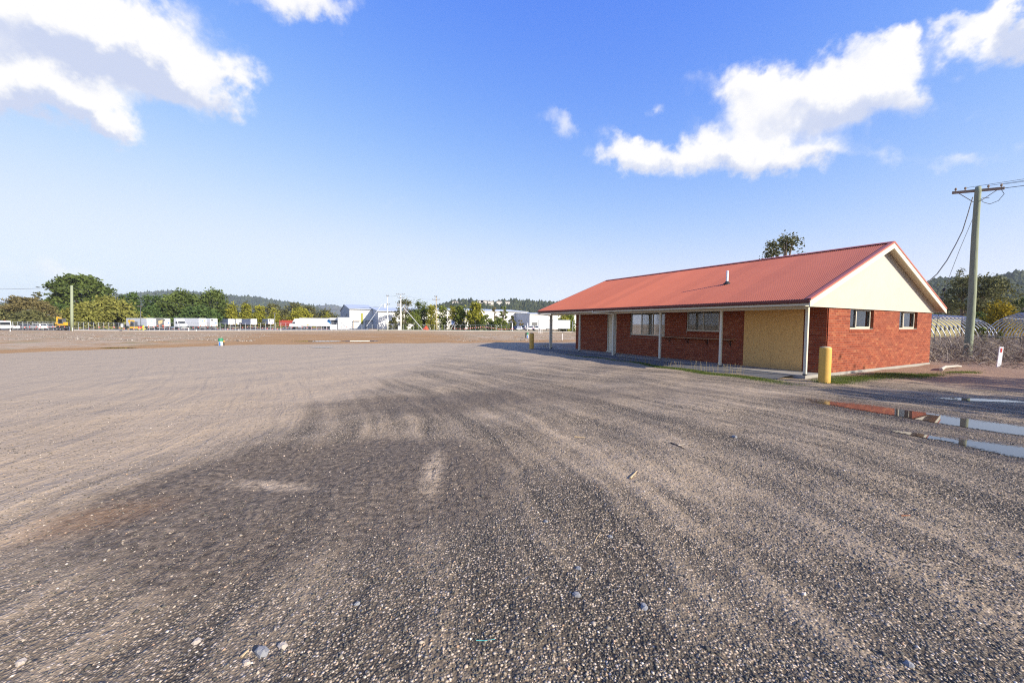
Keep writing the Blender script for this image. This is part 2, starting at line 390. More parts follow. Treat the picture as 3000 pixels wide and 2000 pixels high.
    fard = nt.mix(nt.ss(nt.noise(P2, 0.06, 4, 0.6), 0.55, 0.7), fard, (0.15,0.16,0.065))
    col = nt.mix(farm, col, nt.mix(0.8, col, fard))
    # right of the house: brown dirt, leaf litter
    rdirt = nt.ss(nt.m('ADD', nt.m('SUBTRACT', nt.m('MULTIPLY', x, 0.881), nt.m('MULTIPLY', y, -0.473)), nt.m('MULTIPLY', nt.m('SUBTRACT', mid, 0.5), 3.0)), 16.5, 19.5)
    litter = nt.mix(nt.voro(P2, 16.0, 'Color'), (0.20,0.125,0.085), (0.34,0.25,0.18)); litter = nt.mix(0.5, litter, (0.24,0.165,0.12))
    col = nt.mix(nt.m('MULTIPLY', rdirt, nt.ss(y, 40.0, 30.0)), col, litter)
    # wet margin round the puddles
    wets = None
    for (cx_, cy_, rx, ry, ang) in PUD:
        f_ = nt.m('SUBTRACT', 1.0, nt.ss(ell(cx_, cy_, rx*1.25+0.2, ry*1.5+0.25, ang), -0.35, 0.25)); wets = f_ if wets is None else nt.m('MAXIMUM', wets, f_)
    wets = nt.m('MULTIPLY', wets, nt.ss(nt.m('ADD', mid, fine), 0.70, 1.05))
    col = nt.mix(1.0, col, (1.17,1.075,0.965), 'MULTIPLY')
    col = nt.mix(nt.m('MULTIPLY', wets, 0.85), col, nt.mix(1.0, col, (0.36,0.33,0.30), 'MULTIPLY'))
    nt.set(b.inputs['Base Color'], col)
    # damp: mud and stains are a little glossier
    wetm = nt.m('MULTIPLY', mudm, nt.ss(nt.noise(P2, 0.3, 4, 0.6), 0.55, 0.75))
    nt.set(b.inputs['Roughness'], nt.m('SUBTRACT', 0.95, nt.m('ADD', nt.m('MULTIPLY', wetm, 0.35), nt.m('MULTIPLY', wets, 0.5))))
    b.inputs['Specular IOR Level'].default_value = 0.25
    h = nt.m('ADD', nt.m('MULTIPLY', nt.m('SUBTRACT', 1.0, vd), 0.010), nt.m('MULTIPLY', nt.m('SUBTRACT', 1.0, vd2), 0.010))
    h = nt.m('MULTIPLY', h, nt.m('SUBTRACT', 1.0, nt.m('MULTIPLY', dustm, 0.6)))
    h = nt.m('ADD', h, nt.m('ADD', nt.m('MULTIPLY', mid, 0.10), nt.m('MULTIPLY', fine, 0.02)))
    h = nt.m('ADD', h, nt.m('ADD', nt.m('MULTIPLY', streak, 0.06), nt.m('MULTIPLY', rut, 0.05)))
    nt.set(b.inputs['Normal'], nt.bump(h, 0.9, 1.0))
    return m
GROUND = ground_material()
def hnoise(x, y):
    """gentle unevenness of the yard, levelled to a shallow hollow where the water stands"""
    h = (0.018*math.sin(1.1*x+0.6*y+0.4)*math.sin(0.7*y-0.5*x) + 0.012*math.sin(2.3*x-1.7*y) + 0.010*math.sin(3.1*y+1.3*x+1.0))
    d = math.hypot(x-8.9, y-7.3); k = min(1.0, max(0.0, (d-2.6)/2.2)); k = k*k*(3-2*k)
    return h*k - 0.002*(1-k)
def axis(lims):
    out = []
    for a, b_, st in lims:
        n = max(1, int(round((b_-a)/st))); out += [a + (b_-a)*i/n for i in range(n)]
    out.append(lims[-1][1]); return out
gx = axis([(-16000,-4000,2000),(-4000,-600,400),(-600,-200,40),(-200,-40,6),(-40,-12,1.0),(-12,22,0.25),(22,60,1.5),(60,200,7),(200,600,40),(600,4000,400),(4000,16000,2000)])
gy = axis([(-16000,-600,3000),(-600,-60,90),(-60,-4,4),(-4,24,0.25),(24,60,1.0),(60,200,3.5),(200,600,40),(600,4000,400),(4000,16000,2000)])
gv = np.array([(x, y, ground_z(x, y) + (hnoise(x, y) if -12 < x < 40 and -4 < y < 60 else 0.0)) for y in gy for x in gx])
nx = len(gx); ii, jj = np.meshgrid(np.arange(nx-1), np.arange(len(gy)-1)); k = (jj*nx+ii).reshape(-1)
ground = link('ground', idx_mesh('ground', gv, np.stack([k, k+1, k+nx+1, k+nx], 1), GROUND, smooth=True)); tag(ground, kind='structure')

# loose stones of the gravel: real pebbles close to the camera, too many to count
def stones_mesh(name, pts, size, mat, flat=0.6):
    n = len(pts); base_ = np.array([(1,0,0),(0,1,0),(-1,0,0),(0,-1,0),(0,0,1),(0,0,-0.6)], float)
    F0 = np.array([(0,1,4),(1,2,4),(2,3,4),(3,0,4),(1,0,5),(2,1,5),(3,2,5),(0,3,5)])
    V = np.repeat(base_[None], n, 0) * (0.65 + 0.7*rng.random((n, 6, 1)))
    V[:, 4:, :2] += (rng.random((n, 2, 2)) - 0.5)*0.7
    sc = size[:, None, None]*np.stack([0.7+0.6*rng.random(n), 0.6+0.5*rng.random(n), flat*(0.5+0.8*rng.random(n))], 1)[:, None, :]
    V = V*sc; a = rng.random(n)*6.283; c, s_ = np.cos(a)[:, None], np.sin(a)[:, None]
    X = V[:, :, 0]*c - V[:, :, 1]*s_; Y = V[:, :, 0]*s_ + V[:, :, 1]*c
    V = np.stack([X, Y, V[:, :, 2]], 2) + pts[:, None, :]
    F = (np.arange(n)[:, None, None]*6 + F0[None]).reshape(-1, 3)
    return idx_mesh(name, V.reshape(-1, 3), F, mat, np.repeat(rng.random(n), 8))
def attr_ramp(name, stops, rough=0.85, spec=0.3, transl=None, attr='rnd', noise=None, obj_random=False):
    m, nt, b = new_mat(name)
    if obj_random: f = nt.n('ShaderNodeObjectInfo').outputs['Random']
    else:
        a = nt.n('ShaderNodeAttribute'); a.attribute_name = attr; f = a.outputs['Fac']
    c = nt.ramp(f, stops)
    if noise:
        g = nt.n('ShaderNodeNewGeometry').outputs['Position']; q = nt.m('MULTIPLY_ADD', nt.noise(g, noise, 3, 0.6), 0.6, 0.7)
        c = nt.mix(1.0, c, nt.comb(q, q, q), 'MULTIPLY')
    nt.set(b.inputs['Base Color'], c); b.inputs['Roughness'].default_value = rough; b.inputs['Specular IOR Level'].default_value = spec
    if transl:
        t = nt.n('ShaderNodeBsdfTranslucent'); nt.set(t.inputs[0], c); mx = nt.n('ShaderNodeMixShader'); mx.inputs[0].default_value = transl
        out = [n for n in m.node_tree.nodes if n.type == 'OUTPUT_MATERIAL'][0]
        m.node_tree.links.new(b.outputs[0], mx.inputs[1]); m.node_tree.links.new(t.outputs[0], mx.inputs[2]); m.node_tree.links.new(mx.outputs[0], out.inputs[0])
    return m
PEBBLE = attr_ramp('pebbles', [(0.0,(0.058,0.054,0.047)),(0.4,(0.105,0.097,0.083)),(0.62,(0.17,0.148,0.115)),(0.80,(0.29,0.245,0.195)),(0.92,(0.48,0.39,0.30)),(0.96,(0.42,0.26,0.16)),(1.0,(0.66,0.60,0.52))])
n = 130000
yy = 1.2 + 7.5*rng.random(n)**1.25; xx = (rng.random(n)*2-1)*(yy*1.36+0.5)
keep_p = 0.35 + 0.65/(1+np.exp(-(xx*0.8 + 0.9*np.sin(xx*1.3+yy*0.9) + 0.7*np.sin(yy*2.1-xx*0.6) - 0.2*(yy-3))))
keep_p *= 1 - 0.75*np.exp(-(((xx+2.0)/2.0)**2 + ((yy-4.3)/1.1)**2)*1.2)
k_ = rng.random(n) < keep_p; xx, yy = xx[k_], yy[k_]
zz = np.array([hnoise(a, b_) for a, b_ in zip(xx, yy)])
sz = 0.0040 + 0.0085*rng.random(len(xx))**2.0
big_ = rng.random(len(xx)) < 0.006; sz[big_] = 0.012 + 0.010*rng.random(big_.sum())
gravel = link('gravel', stones_mesh('gravel', np.stack([xx, yy, zz + sz*0.12], 1), sz, PEBBLE)); tag(gravel, 'loose grey and tan gravel stones over the yard', 'gravel', kind='stuff')
n = 9000; PT = []
while len(PT) < n:
    px = random.uniform(0, 2100); py = random.uniform(964, 1000)
    p = gpt(px, py); X, Y = p.x, p.y
    if not (34 < Y < 75): continue
    left = (-0.55*Y - X) > 4; right = (X + 0.22*Y) > 3
    if (left or right) and random.random() < 0.5+0.5*math.sin(X*0.5+Y*0.9): PT.append((X, Y, p.z + 0.01))
PT = np.array(PT); RUB = attr_ramp('rubble_stone', [(0,(0.10,0.09,0.075)),(0.5,(0.24,0.21,0.175)),(0.85,(0.38,0.34,0.29)),(1,(0.62,0.58,0.52))])
rub = link('rubble', stones_mesh('rubble', PT, 0.02+0.055*rng.random(n)**3.0, RUB)); tag(rub, 'pale broken stones and rubble scattered over the far ground', 'rubble', kind='stuff')

# ================================================================== BRICK HOUSE
U0, U1 = 6.95, 21.34          # wall ends along the front
W0, W1 = 16.36, 26.20         # front wall, back wall
ZS, ZT = 0.10, 2.46           # slab top, wall top
UG0, UG1 = 6.62, 23.12        # roof ends
WE0, WE1 = 14.42, 26.72       # eaves
ZE, ZR = 2.645, 5.10          # eave and ridge heights
WM = (WE0+WE1)/2
house = thing('brick_house', 'single-storey red brick building with red corrugated gable roof and front verandah', 'building', tuple(B((U0+U1)/2, (W0+W1)/2, 0)))
MORTAR = plain('mortar', (0.30,0.225,0.17), 0.9, var=0.15, scale=12, bump=0.2, bscale=150)
brick_stops = [(0.0,(0.19,0.036,0.015)),(0.3,(0.235,0.048,0.019)),(0.7,(0.27,0.060,0.024)),(0.93,(0.295,0.075,0.030)),(1.0,(0.32,0.10,0.042))]
BRICKA = attr_ramp('brick_attr', brick_stops, 0.85, 0.3, noise=9.0)
BRICKO = attr_ramp('brick_obj', brick_stops, 0.85, 0.3, noise=9.0, obj_random=True)
SILLBR = plain('sill_brick', (0.27,0.055,0.032), 0.85, var=0.25, scale=9)
OPEN_F = [(13.97,16.38,1.20,2.47),(11.00,12.70,1.50,2.47),(17.46,18.28,0.09,2.47)]           # u0,u1,z0,z1
OPEN_S = [(18.09,20.06,1.685,2.47),(22.55,24.50,1.685,2.47)]                                  # w0,w1,z0,z1
def TF(a, d, z): return B(a, W0+d, z)            # along front, depth inward
def TS(a, d, z): return B(U0+d, a, z)            # along side, depth inward
def tiles(lo, hi, z0, z1, opens):
    us = sorted({lo, hi} | {o[0] for o in opens} | {o[1] for o in opens}); zs = sorted({z0, z1} | {min(z1, max(z0, v)) for o in opens for v in o[2:]})
    for a, b_ in zip(us, us[1:]):
        for c, d in zip(zs, zs[1:]):
            if not any(o[0] <= (a+b_)/2 <= o[1] and o[2] <= (c+d)/2 <= o[3] for o in opens): yield a, b_, c, d
wall_objs = {}
for nm, T, lo, hi, opens in (('front_wall', TF, U0+0.01, U1, OPEN_F), ('end_wall', TS, W0+0.12, W1, OPEN_S)):
    mb = MB(T)
    for a, b_, c, d in tiles(lo, hi, ZS-0.08, ZT, opens):
        mb.face([(a,0.008,c),(b_,0.008,c),(b_,0.008,d),(a,0.008,d)]); mb.face([(a,0.24,c),(b_,0.24,c),(b_,0.24,d),(a,0.24,d)])
    for o in opens:   # reveals
        z1 = min(o[3], ZT)
        mb.face([(o[0],0.008,o[2]),(o[0],0.24,o[2]),(o[0],0.24,z1),(o[0],0.008,z1)]); mb.face([(o[1],0.008,o[2]),(o[1],0.24,o[2]),(o[1],0.24,z1),(o[1],0.008,z1)])
        mb.face([(o[0],0.008,o[2]),(o[1],0.008,o[2]),(o[1],0.24,o[2]),(o[0],0.24,o[2])])
    wall_objs[nm] = mb.build(nm, MORTAR if nm == 'front_wall' else MORTAR, house)
mb = MB(B); mb.box(U0+0.02, U1, W1-0.11, W1, ZS-0.08, ZT); mb.build('back_wall', SILLBR, house)
mb = MB(B); mb.box(U1-0.11, U1-0.002, W0+0.25, W1-0.12, ZS-0.08, ZT); mb.build('far_end_wall', SILLBR, house)
mb = MB(B); mb.box(U0+0.3, U1-0.2, W0+4.0, W0+4.1, ZS, ZT); mb.box(U0+4.0, U0+4.1, W0+0.3, W1-0.2, ZS, ZT); mb.build('inner_wall', DARKG, house)
mb = MB(B); mb.box(U0+0.2, U1-0.15, W0+0.2, W1-0.15, ZT-0.03, ZT-0.005); mb.build('ceiling', DARKG, house)
COURSE = 0.0870
def bricks(lo, hi, pitch, opens, off):
    out = []
    for k in range(27):
        z0 = ZS + k*COURSE + 0.005; z1 = z0 + COURSE - 0.010
        s0 = lo - (pitch/2 if k % 2 else 0) + off
        j = 0
        while s0 + j*pitch < hi:
            a, b_ = s0+j*pitch, s0+(j+1)*pitch-0.010; j += 1
            a, b_ = max(a, lo), min(b_, hi); segs = [(a, b_)]
            for o in opens:
                if o[2]-0.115 < (z0+z1)/2 < o[3]:
                    ns = []
                    for p, q in segs:
                        if q <= o[0] or p >= o[1]: ns.append((p, q)); continue
                        if p < o[0]: ns.append((p, o[0]))
                        if q > o[1]: ns.append((o[1], q))
                    segs = ns
            out += [(p, q, z0, min(z1, ZT-0.004)) for p, q in segs if q-p > 0.03]
    return out
ply_open = (7.66, 9.86, 0.05, 2.47)
bf = bricks(U0, U1, 0.2155, [o if o[3] > 1 else o for o in OPEN_F], 0.0)
bs = bricks(W0+0.11, W1, 0.2510, OPEN_S, 0.0)
cand = [(T, p, q, z0, z1, nm) for T, L, nm in ((TF, bf, 'front_wall'), (TS, bs, 'end_wall')) for (p, q, z0, z1) in L]
def facing(T):  # visible length of a brick in the picture
    return lambda c: None
def pxsize(c):
    T, p, q, z0, z1, nm = c
    a = CAMROT.transposed() @ (T(p,0,z0)-Vector((0,0,HC))); b_ = CAMROT.transposed() @ (T(q,0,z0)-Vector((0,0,HC)))
    if nm == 'front_wall' and 7.55 < (p+q)/2 < 9.95: return 0.0       # behind the plywood
    return abs(a.x/-a.z - b_.x/-b_.z)*FPX
full = [c for c in cand if abs((c[2]-c[1]) - (0.2055 if c[5] == 'front_wall' else 0.2410)) < 1e-4]
full.sort(key=pxsize, reverse=True); single = set(id(c) for c in full[:300])
bm_f = MB(lambda a, d, z: E1*a + E2V*d + Vector((0,0,z))); bm_f.box(-0.10275, 0.10275, 0.0, 0.02, -0.0385, 0.0385); bm_f = bm_f.mesh('brick', BRICKO)
bm_s = MB(lambda a, d, z: E2V*a + E1*d + Vector((0,0,z))); bm_s.box(-0.1205, 0.1205, 0.0, 0.02, -0.0385, 0.0385); bm_s = bm_s.mesh('brick', BRICKO)
hl = Vector(house.location); rest = MB()
for c in cand:
    T, p, q, z0, z1, nm = c; jit = random.uniform(-0.0015, 0.0015)
    if id(c) in single:
        link('brick', bm_f if nm == 'front_wall' else bm_s, wall_objs[nm], T((p+q)/2, jit, (z0+z1)/2) - hl)
    else:
        rest.T = T; rest.box(p, q, jit, 0.02, z0, z1, random.random())
# the sides of the openings show brick ends
for T, opens in ((TF, OPEN_F), (TS, OPEN_S)):
    rest.T = T
    for o in opens:
        for k in range(27):
            z0 = ZS+k*COURSE+0.005; z1 = z0+COURSE-0.01
            if z0 > o[2] and z1 < 2.46:
                rest.box(o[0]-0.01, o[0]+0.004, 0.012, 0.095, z0, z1, random.random()*0.8); rest.box(o[1]-0.004, o[1]+0.01, 0.012, 0.095, z0, z1, random.random()*0.8)
tag(rest.build('brickwork', BRICKA, house), kind='stuff')
# brick-on-edge sills
sl = MB()
for T, opens, st in ((TF, OPEN_F[:2], 0.078), (TS, OPEN_S, 0.088)):
    sl.T = T
    for o in opens:
        a = o[0]+0.002
        while a + st*0.9 < o[1]+0.002:
            sl.hexa([(a,-0.012,o[2]-0.115),(a+st-0.01,-0.012,o[2]-0.115),(a+st-0.01,0.09,o[2]-0.115),(a,0.09,o[2]-0.115),
                     (a,-0.014,o[2]-0.03),(a+st-0.01,-0.014,o[2]-0.03),(a+st-0.01,0.09,o[2]),(a,0.09,o[2])], random.random()*0.6); a += st
tag(sl.build('sill_bricks', BRICKA, house), kind='stuff')
# windows
PANE, nt_, b_ = new_mat('window_pane')
fr_ = nt_.n('ShaderNodeFresnel'); fr_.inputs[0].default_value = 1.5
gl = nt_.n('ShaderNodeBsdfGlossy'); gl.inputs['Roughness'].default_value = 0.02; gl.inputs['Color'].default_value = (0.9,0.92,0.95,1)
tr = nt_.n('ShaderNodeBsdfTransparent'); tr.inputs[0].default_value = (0.62,0.66,0.66,1)
df = nt_.n('ShaderNodeBsdfDiffuse'); df.inputs[0].default_value = (0.22,0.22,0.215,1)
gpos = nt_.n('ShaderNodeNewGeometry').outputs['Position']
spk = nt_.m('MULTIPLY', nt_.ss(nt_.noise(gpos, 55.0, 4, 0.75), 0.50, 0.75), 0.35)
m1 = nt_.n('ShaderNodeMixShader'); nt_.set(m1.inputs[0], spk); PANE.node_tree.links.new(tr.outputs[0], m1.inputs[1]); PANE.node_tree.links.new(df.outputs[0], m1.inputs[2])
m2 = nt_.n('ShaderNodeMixShader'); nt_.set(m2.inputs[0], nt_.m('MULTIPLY', fr_.outputs[0], 1.1, clamp=True)); PANE.node_tree.links.new(m1.outputs[0], m2.inputs[1]); PANE.node_tree.links.new(gl.outputs[0], m2.inputs[2])
PANE.node_tree.links.new(m2.outputs[0], [n for n in PANE.node_tree.nodes if n.type == 'OUTPUT_MATERIAL'][0].inputs[0])
BLIND = plain('window_blind', (0.20,0.20,0.195), 0.8, var=0.1)
def window(T, o, mull, d0, mesh=False, sash=None):
    a0, a1, z0, z1 = o; z1 = 2.455; fw = 0.045
    mb = MB(T)
    mb.box(a0+0.003, a1-0.003, d0, d0+0.06, z0+0.001, z0+fw); mb.box(a0+0.003, a1-0.003, d0, d0+0.06, z1-fw, z1-0.002)
    mb.box(a0+0.003, a0+fw, d0+0.001, d0+0.061, z0+fw, z1-fw); mb.box(a1-fw, a1-0.003, d0+0.001, d0+0.061, z0+fw, z1-fw)
    for mu in mull: mb.box(mu-0.02, mu+0.02, d0+0.002, d0+0.058, z0+fw, z1-fw)
    if sash:
        s0, s1 = sash
        mb.box(s0, s1, d0-0.012, d0+0.02, z0+fw+0.001, z0+fw+0.04); mb.box(s0, s1, d0-0.012, d0+0.02, z1-fw-0.04, z1-fw-0.001)
        mb.box(s0, s0+0.05, d0-0.011, d0+0.021, z0+fw+0.041, z1-fw-0.041); mb.box(s1-0.04, s1, d0-0.011, d0+0.021, z0+fw+0.041, z1-fw-0.041)
    f = mb.build('window', CREAM, house)
    es = [a0+fw] + list(mull) + [a1-fw]
    for e0, e1 in zip(es, es[1:]):
        p = MB(T); p.box(e0+0.02, e1-0.02, d0+0.03, d0+0.034, z0+fw, z1-fw); p.build('pane', PANE, f)
    return f
f1 = window(TF, OPEN_F[0], (15.58, 14.78), 0.055); f2 = window(TF, OPEN_F[1], (11.83,), 0.055)
f3 = window(TS, OPEN_S[0], (18.80,), 0.10, sash=(18.78, 20.01)); f4 = window(TS, OPEN_S[1], (23.25,), 0.10, sash=(23.25, 24.45))
for o, f in ((OPEN_F[0], f1), (OPEN_F[1], f2)):
    g = MB(TF); a0, a1, z0, z1 = o[0]+0.05, o[1]-0.05, o[2]+0.05, 2.405; H = z1-z0; st = 0.062
    c = a0-H
    while c < a1:
        for sgn in (1, -1):
            # line a = c + t (z = z0 + t) or mirrored
            t0, t1 = max(0, a0-c), min(H, a1-c)
            if t1-t0 > 0.02:
                za, zb = (z0+t0, z0+t1) if sgn > 0 else (z1-t0, z1-t1)
                w_ = 0.0030
                g.hexa([(c+t0-w_,0.030,za),(c+t0+w_,0.030,za),(c+t0+w_,0.036,za),(c+t0-w_,0.036,za),(c+t1-w_,0.030,zb),(c+t1+w_,0.030,zb),(c+t1+w_,0.036,zb),(c+t1-w_,0.036,zb)])
        c += st
    for e in (o[0]+0.04, o[1]-0.055): g.box(e, e+0.015, 0.026, 0.040, z0, z1)
    gm = g.build('security_mesh', CREAM, f)
for (u0, u1, z0) in ((12.25, 12.55, 1.85), (11.85, 12.12, 1.9), (11.35, 11.7, 1.75)):
    mb = MB(B); mb.box(u0, u1, W0+0.30, W0+0.32, z0, 2.40); mb.build('blind', BLIND, house)
mb = MB(B); mb.box(14.1, 16.2, W0+0.33, W0+0.35, 1.3, 2.0); mb.build('blind', plain('blind_dark', (0.07,0.072,0.075), 0.8), house)
# door
DOORM = plain('door_paint', (0.70,0.63,0.47), 0.5, var=0.06, scale=2, dirt=((0.5,0.42,0.3),0.2,2))
mb = MB(TF); a0, a1 = 17.46, 18.28
mb.box(a0+0.003, a0+0.06, 0.04, 0.14, 0.12, 2.44); mb.box(a1-0.07, a1-0.003, 0.04, 0.14, 0.12, 2.44); mb.box(a0+0.061, a1-0.071, 0.041, 0.14, 2.36, 2.44); mb.box(a0+0.003, a1-0.003, -0.01, 0.14, 0.102, 0.18)
fr = mb.build('door_frame', CREAM, house)
mb = MB(TF); mb.box(a0+0.065, a1-0.075, 0.09, 0.13, 0.185, 2.355); dr = mb.build('door', DOORM, house)
mb = MB(TF); mb.tube([(a0+0.13,0.09,1.15),(a0+0.13,0.03,1.15),(a0+0.23,0.03,1.15)], 0.012, 6); mb.build('handle', GREYST, dr)
# plywood boards over the old opening
PLY, nt_, b_ = new_mat('plywood')
gp_ = nt_.n('ShaderNodeNewGeometry').outputs['Position']
ux = nt_.v('DOT_PRODUCT', gp_, tuple(E1)); zz_ = nt_.xyz(gp_)[2]
wv = nt_.noise(nt_.comb(nt_.m('MULTIPLY', ux, 2.2), 0.0, nt_.m('MULTIPLY', zz_, 0.55)), 1.6, 3, 0.55, dist=0.8)
rings = nt_.m('FRACT', nt_.m('MULTIPLY', wv, 13.0))
rl = nt_.m('MULTIPLY', nt_.ss(rings, 0.70, 0.93), nt_.ss(rings, 1.0, 0.94))
gr_ = nt_.noise(nt_.comb(nt_.m('MULTIPLY', ux, 30.0), 0.0, nt_.m('MULTIPLY', zz_, 1.5)), 3.0, 4, 0.6)
pc = nt_.mix(gr_, (0.60,0.335,0.105), (0.72,0.45,0.165)); pc = nt_.mix(nt_.m('MULTIPLY', rl, 0.55), pc, (0.33,0.165,0.055))
pc = nt_.mix(nt_.m('MULTIPLY', nt_.ss(zz_, 0.45, 0.1), nt_.m('MULTIPLY', nt_.noise(gp_, 5.0, 4, 0.6), 0.7)), pc, (0.24,0.15,0.08))
nt_.set(b_.inputs['Base Color'], pc); b_.inputs['Roughness'].default_value = 0.75
for a, b2 in ((7.66, 8.758), (8.762, 9.86)):
    mb = MB(TF); mb.box(a, b2, -0.045, -0.027, ZS+0.004, ZT-0.01); mb.build('plywood_board', PLY, house)
mb = MB(TF); mb.box(7.70, 9.82, -0.026, -0.002, ZS+0.02, ZS+0.09); mb.box(7.70, 7.76, -0.0265, -0.002, ZS+0.1, ZT-0.02); mb.box(9.76, 9.82, -0.0265, -0.002, ZS+0.1, ZT-0.02); mb.build('batten', PLY, house)
# servery shelf
SHELF = plain('shelf_timber', (0.40,0.24,0.13), 0.7, var=0.25, scale=6)
mb = MB(TF); mb.box(10.27, 14.11, -0.33, -0.003, 1.150, 1.182); sh = mb.build('shelf', SHELF, house, bevel=0.006)
for u in (13.62, 12.56, 11.55, 10.44):
    mb = MB(TF); mb.box(u-0.012, u+0.012, -0.018, -0.003, 0.88, 1.149); mb.box(u-0.012, u+0.012, -0.26, -0.018, 1.132, 1.149)
    mb.hexa([(u-0.01,-0.018,0.92),(u+0.01,-0.018,0.92),(u+0.01,-0.018,0.945),(u-0.01,-0.018,0.945),(u-0.01,-0.24,1.115),(u+0.01,-0.24,1.115),(u+0.01,-0.24,1.132),(u-0.01,-0.24,1.132)])
    mb.build('bracket', BLACKP, sh)
# slab and apron
CONC = plain('concrete', (0.30,0.275,0.24), 0.9, var=0.2, scale=2.5, bump=0.25, bscale=60, dirt=((0.22,0.20,0.18),0.3,1.2))
mb = MB(B); mb.box(U0-0.02, UG1-0.55, W0-1.34, W1+0.03, -0.05, ZS); slab = mb.build('slab', CONC, house)
ASPH = plain('asphalt_apron', (0.115,0.112,0.11), 0.92, var=0.25, scale=2.0, bump=0.5, bscale=120)
mb = MB(B)
for i in range(24):
    a, b2 = 7.3+i*0.67, 7.3+(i+1)*0.67
    wob1 = 0.10*math.sin(a*1.7); wob2 = 0.10*math.sin(b2*1.7)
    mb.face([(a,15.018,0.075),(b2,15.018,0.075),(b2,14.45,0.055),(a,14.45,0.055)]); mb.face([(a,14.45,0.055),(b2,14.45,0.055),(b2,13.75+wob2,-0.02),(a,13.75+wob1,-0.02)])
tag(mb.build('asphalt_apron', ASPH), kind='structure')
# posts
PU = [6.99+k*3.085 for k in range(6)]
for u in PU:
    mb = MB(B); w = 15.07; mb.box(u-0.045, u+0.045, w, w+0.09, ZS+0.02, ZT-0.02); p = mb.build('post', CREAM, house, bevel=0.006)
    mb = MB(B); mb.box(u-0.05, u+0.05, w-0.005, w+0.095, ZS+0.001, ZS+0.05); mb.build('post_shoe', BLACKP, p)
# roof: every corrugated sheet is a piece
ROOF, nt_, b_ = new_mat('roof_steel')
gp_ = nt_.n('ShaderNodeNewGeometry').outputs['Position']; oi = nt_.n('ShaderNodeObjectInfo').outputs['Random']
f = nt_.noise(gp_, 0.7, 5, 0.6)
rc = nt_.mix(f, (0.36,0.098,0.044), (0.42,0.125,0.060)); q = nt_.m('MULTIPLY_ADD', oi, 0.16, 0.92); rc = nt_.mix(1.0, rc, nt_.comb(q, q, q), 'MULTIPLY')
lich = nt_.ss(nt_.noise(gp_, 4.5, 6, 0.75), 0.735, 0.78); rc = nt_.mix(lich, rc, (0.38,0.36,0.26))
# screw rows
su = nt_.m('FRACT', nt_.m('DIVIDE', nt_.v('DOT_PRODUCT', gp_, tuple(E1)), 0.228)); sw = nt_.m('FRACT', nt_.m('DIVIDE', nt_.m('SUBTRACT', nt_.v('DOT_PRODUCT', gp_, tuple(E2V)), WE0+0.12), 0.9))
scr = nt_.m('MULTIPLY', nt_.m('LESS_THAN', nt_.m('ABSOLUTE', nt_.m('SUBTRACT', su, 0.5)), 0.05), nt_.m('LESS_THAN', sw, 0.014))
rc = nt_.mix(nt_.m('MULTIPLY', scr, 0.6), rc, (0.10,0.03,0.025))
nt_.set(b_.inputs['Base Color'], rc); b_.inputs['Roughness'].default_value = 0.5; b_.inputs['Specular IOR Level'].default_value = 0.4
CP = 0.0762; SHW = CP*10; sl_len = math.hypot(WM-WE0, ZR-ZE); nrm_w = -(ZR-ZE)/sl_len; nrm_z = (WM-WE0)/sl_len
def corr(u): return 0.0085*math.cos(2*math.pi*(u-UG0)/CP)
u = UG0 + 0.02; roof = MB(B); roof.box(UG0+0.03, UG1-0.03, WM-0.02, WM+0.02, ZR-0.16, ZR-0.05); roof = roof.build('roof', SOFFIT, house)
while u < UG1-0.03:
    ue = min(u+SHW, UG1-0.02); nseg = max(4, int(round((ue-u)/CP*8)))
    for side in (0, 1):
        P = []; lift = 0.0
        us = np.linspace(u, ue, nseg+1)
        for i in range(nseg):
            q = []
            for (uu, e) in ((us[i],0),(us[i+1],0),(us[i+1],1),(us[i],1)):
                w_, z_ = (WE0+0.03, ZE+0.012) if e == 0 else (WM, ZR)
                if side: w_ = 2*WM - w_
                h = corr(uu); q.append(tuple(B(uu, w_ + (nrm_w if not side else -nrm_w)*h, z_ + nrm_z*h) - hl))
            P.append(q)
        link('roof_sheet', quads_mesh('roof_sheet', np.array(P), ROOF), roof)
    u = ue
# ridge capping, barge capping and boards, fascia, gutters, soffits
mb = MB(B)
for s in (1, -1):
    mb.hexa([(UG0,WM,ZR+0.035),(UG1,WM,ZR+0.035),(UG1,WM+s*0.16,ZR-0.03),(UG0,WM+s*0.16,ZR-0.03),(UG0,WM,ZR+0.045),(UG1,WM,ZR+0.045),(UG1,WM+s*0.16,ZR-0.02),(UG0,WM+s*0.16,ZR-0.02)])
mb.build('ridge_capping', CAPRED, roof)
def slope_bar(uu0, uu1, below0, below1, mat, name, s, par, wend=0.0):
    """bar following the roof slope on side s (0 front, 1 back)"""
    mb = MB(B); wa, wb = WE0-wend, WM
    za = ZE - wend*(ZR-ZE)/(WM-WE0)
    if s: wa = 2*WM-wa
    mb.hexa([(uu0,wa,za-below1),(uu1,wa,za-below1),(uu1,wb,ZR-below1),(uu0,wb,ZR-below1),(uu0,wa,za-below0),(uu1,wa,za-below0),(uu1,wb,ZR-below0),(uu0,wb,ZR-below0)])
    return mb.build(name, mat, par)
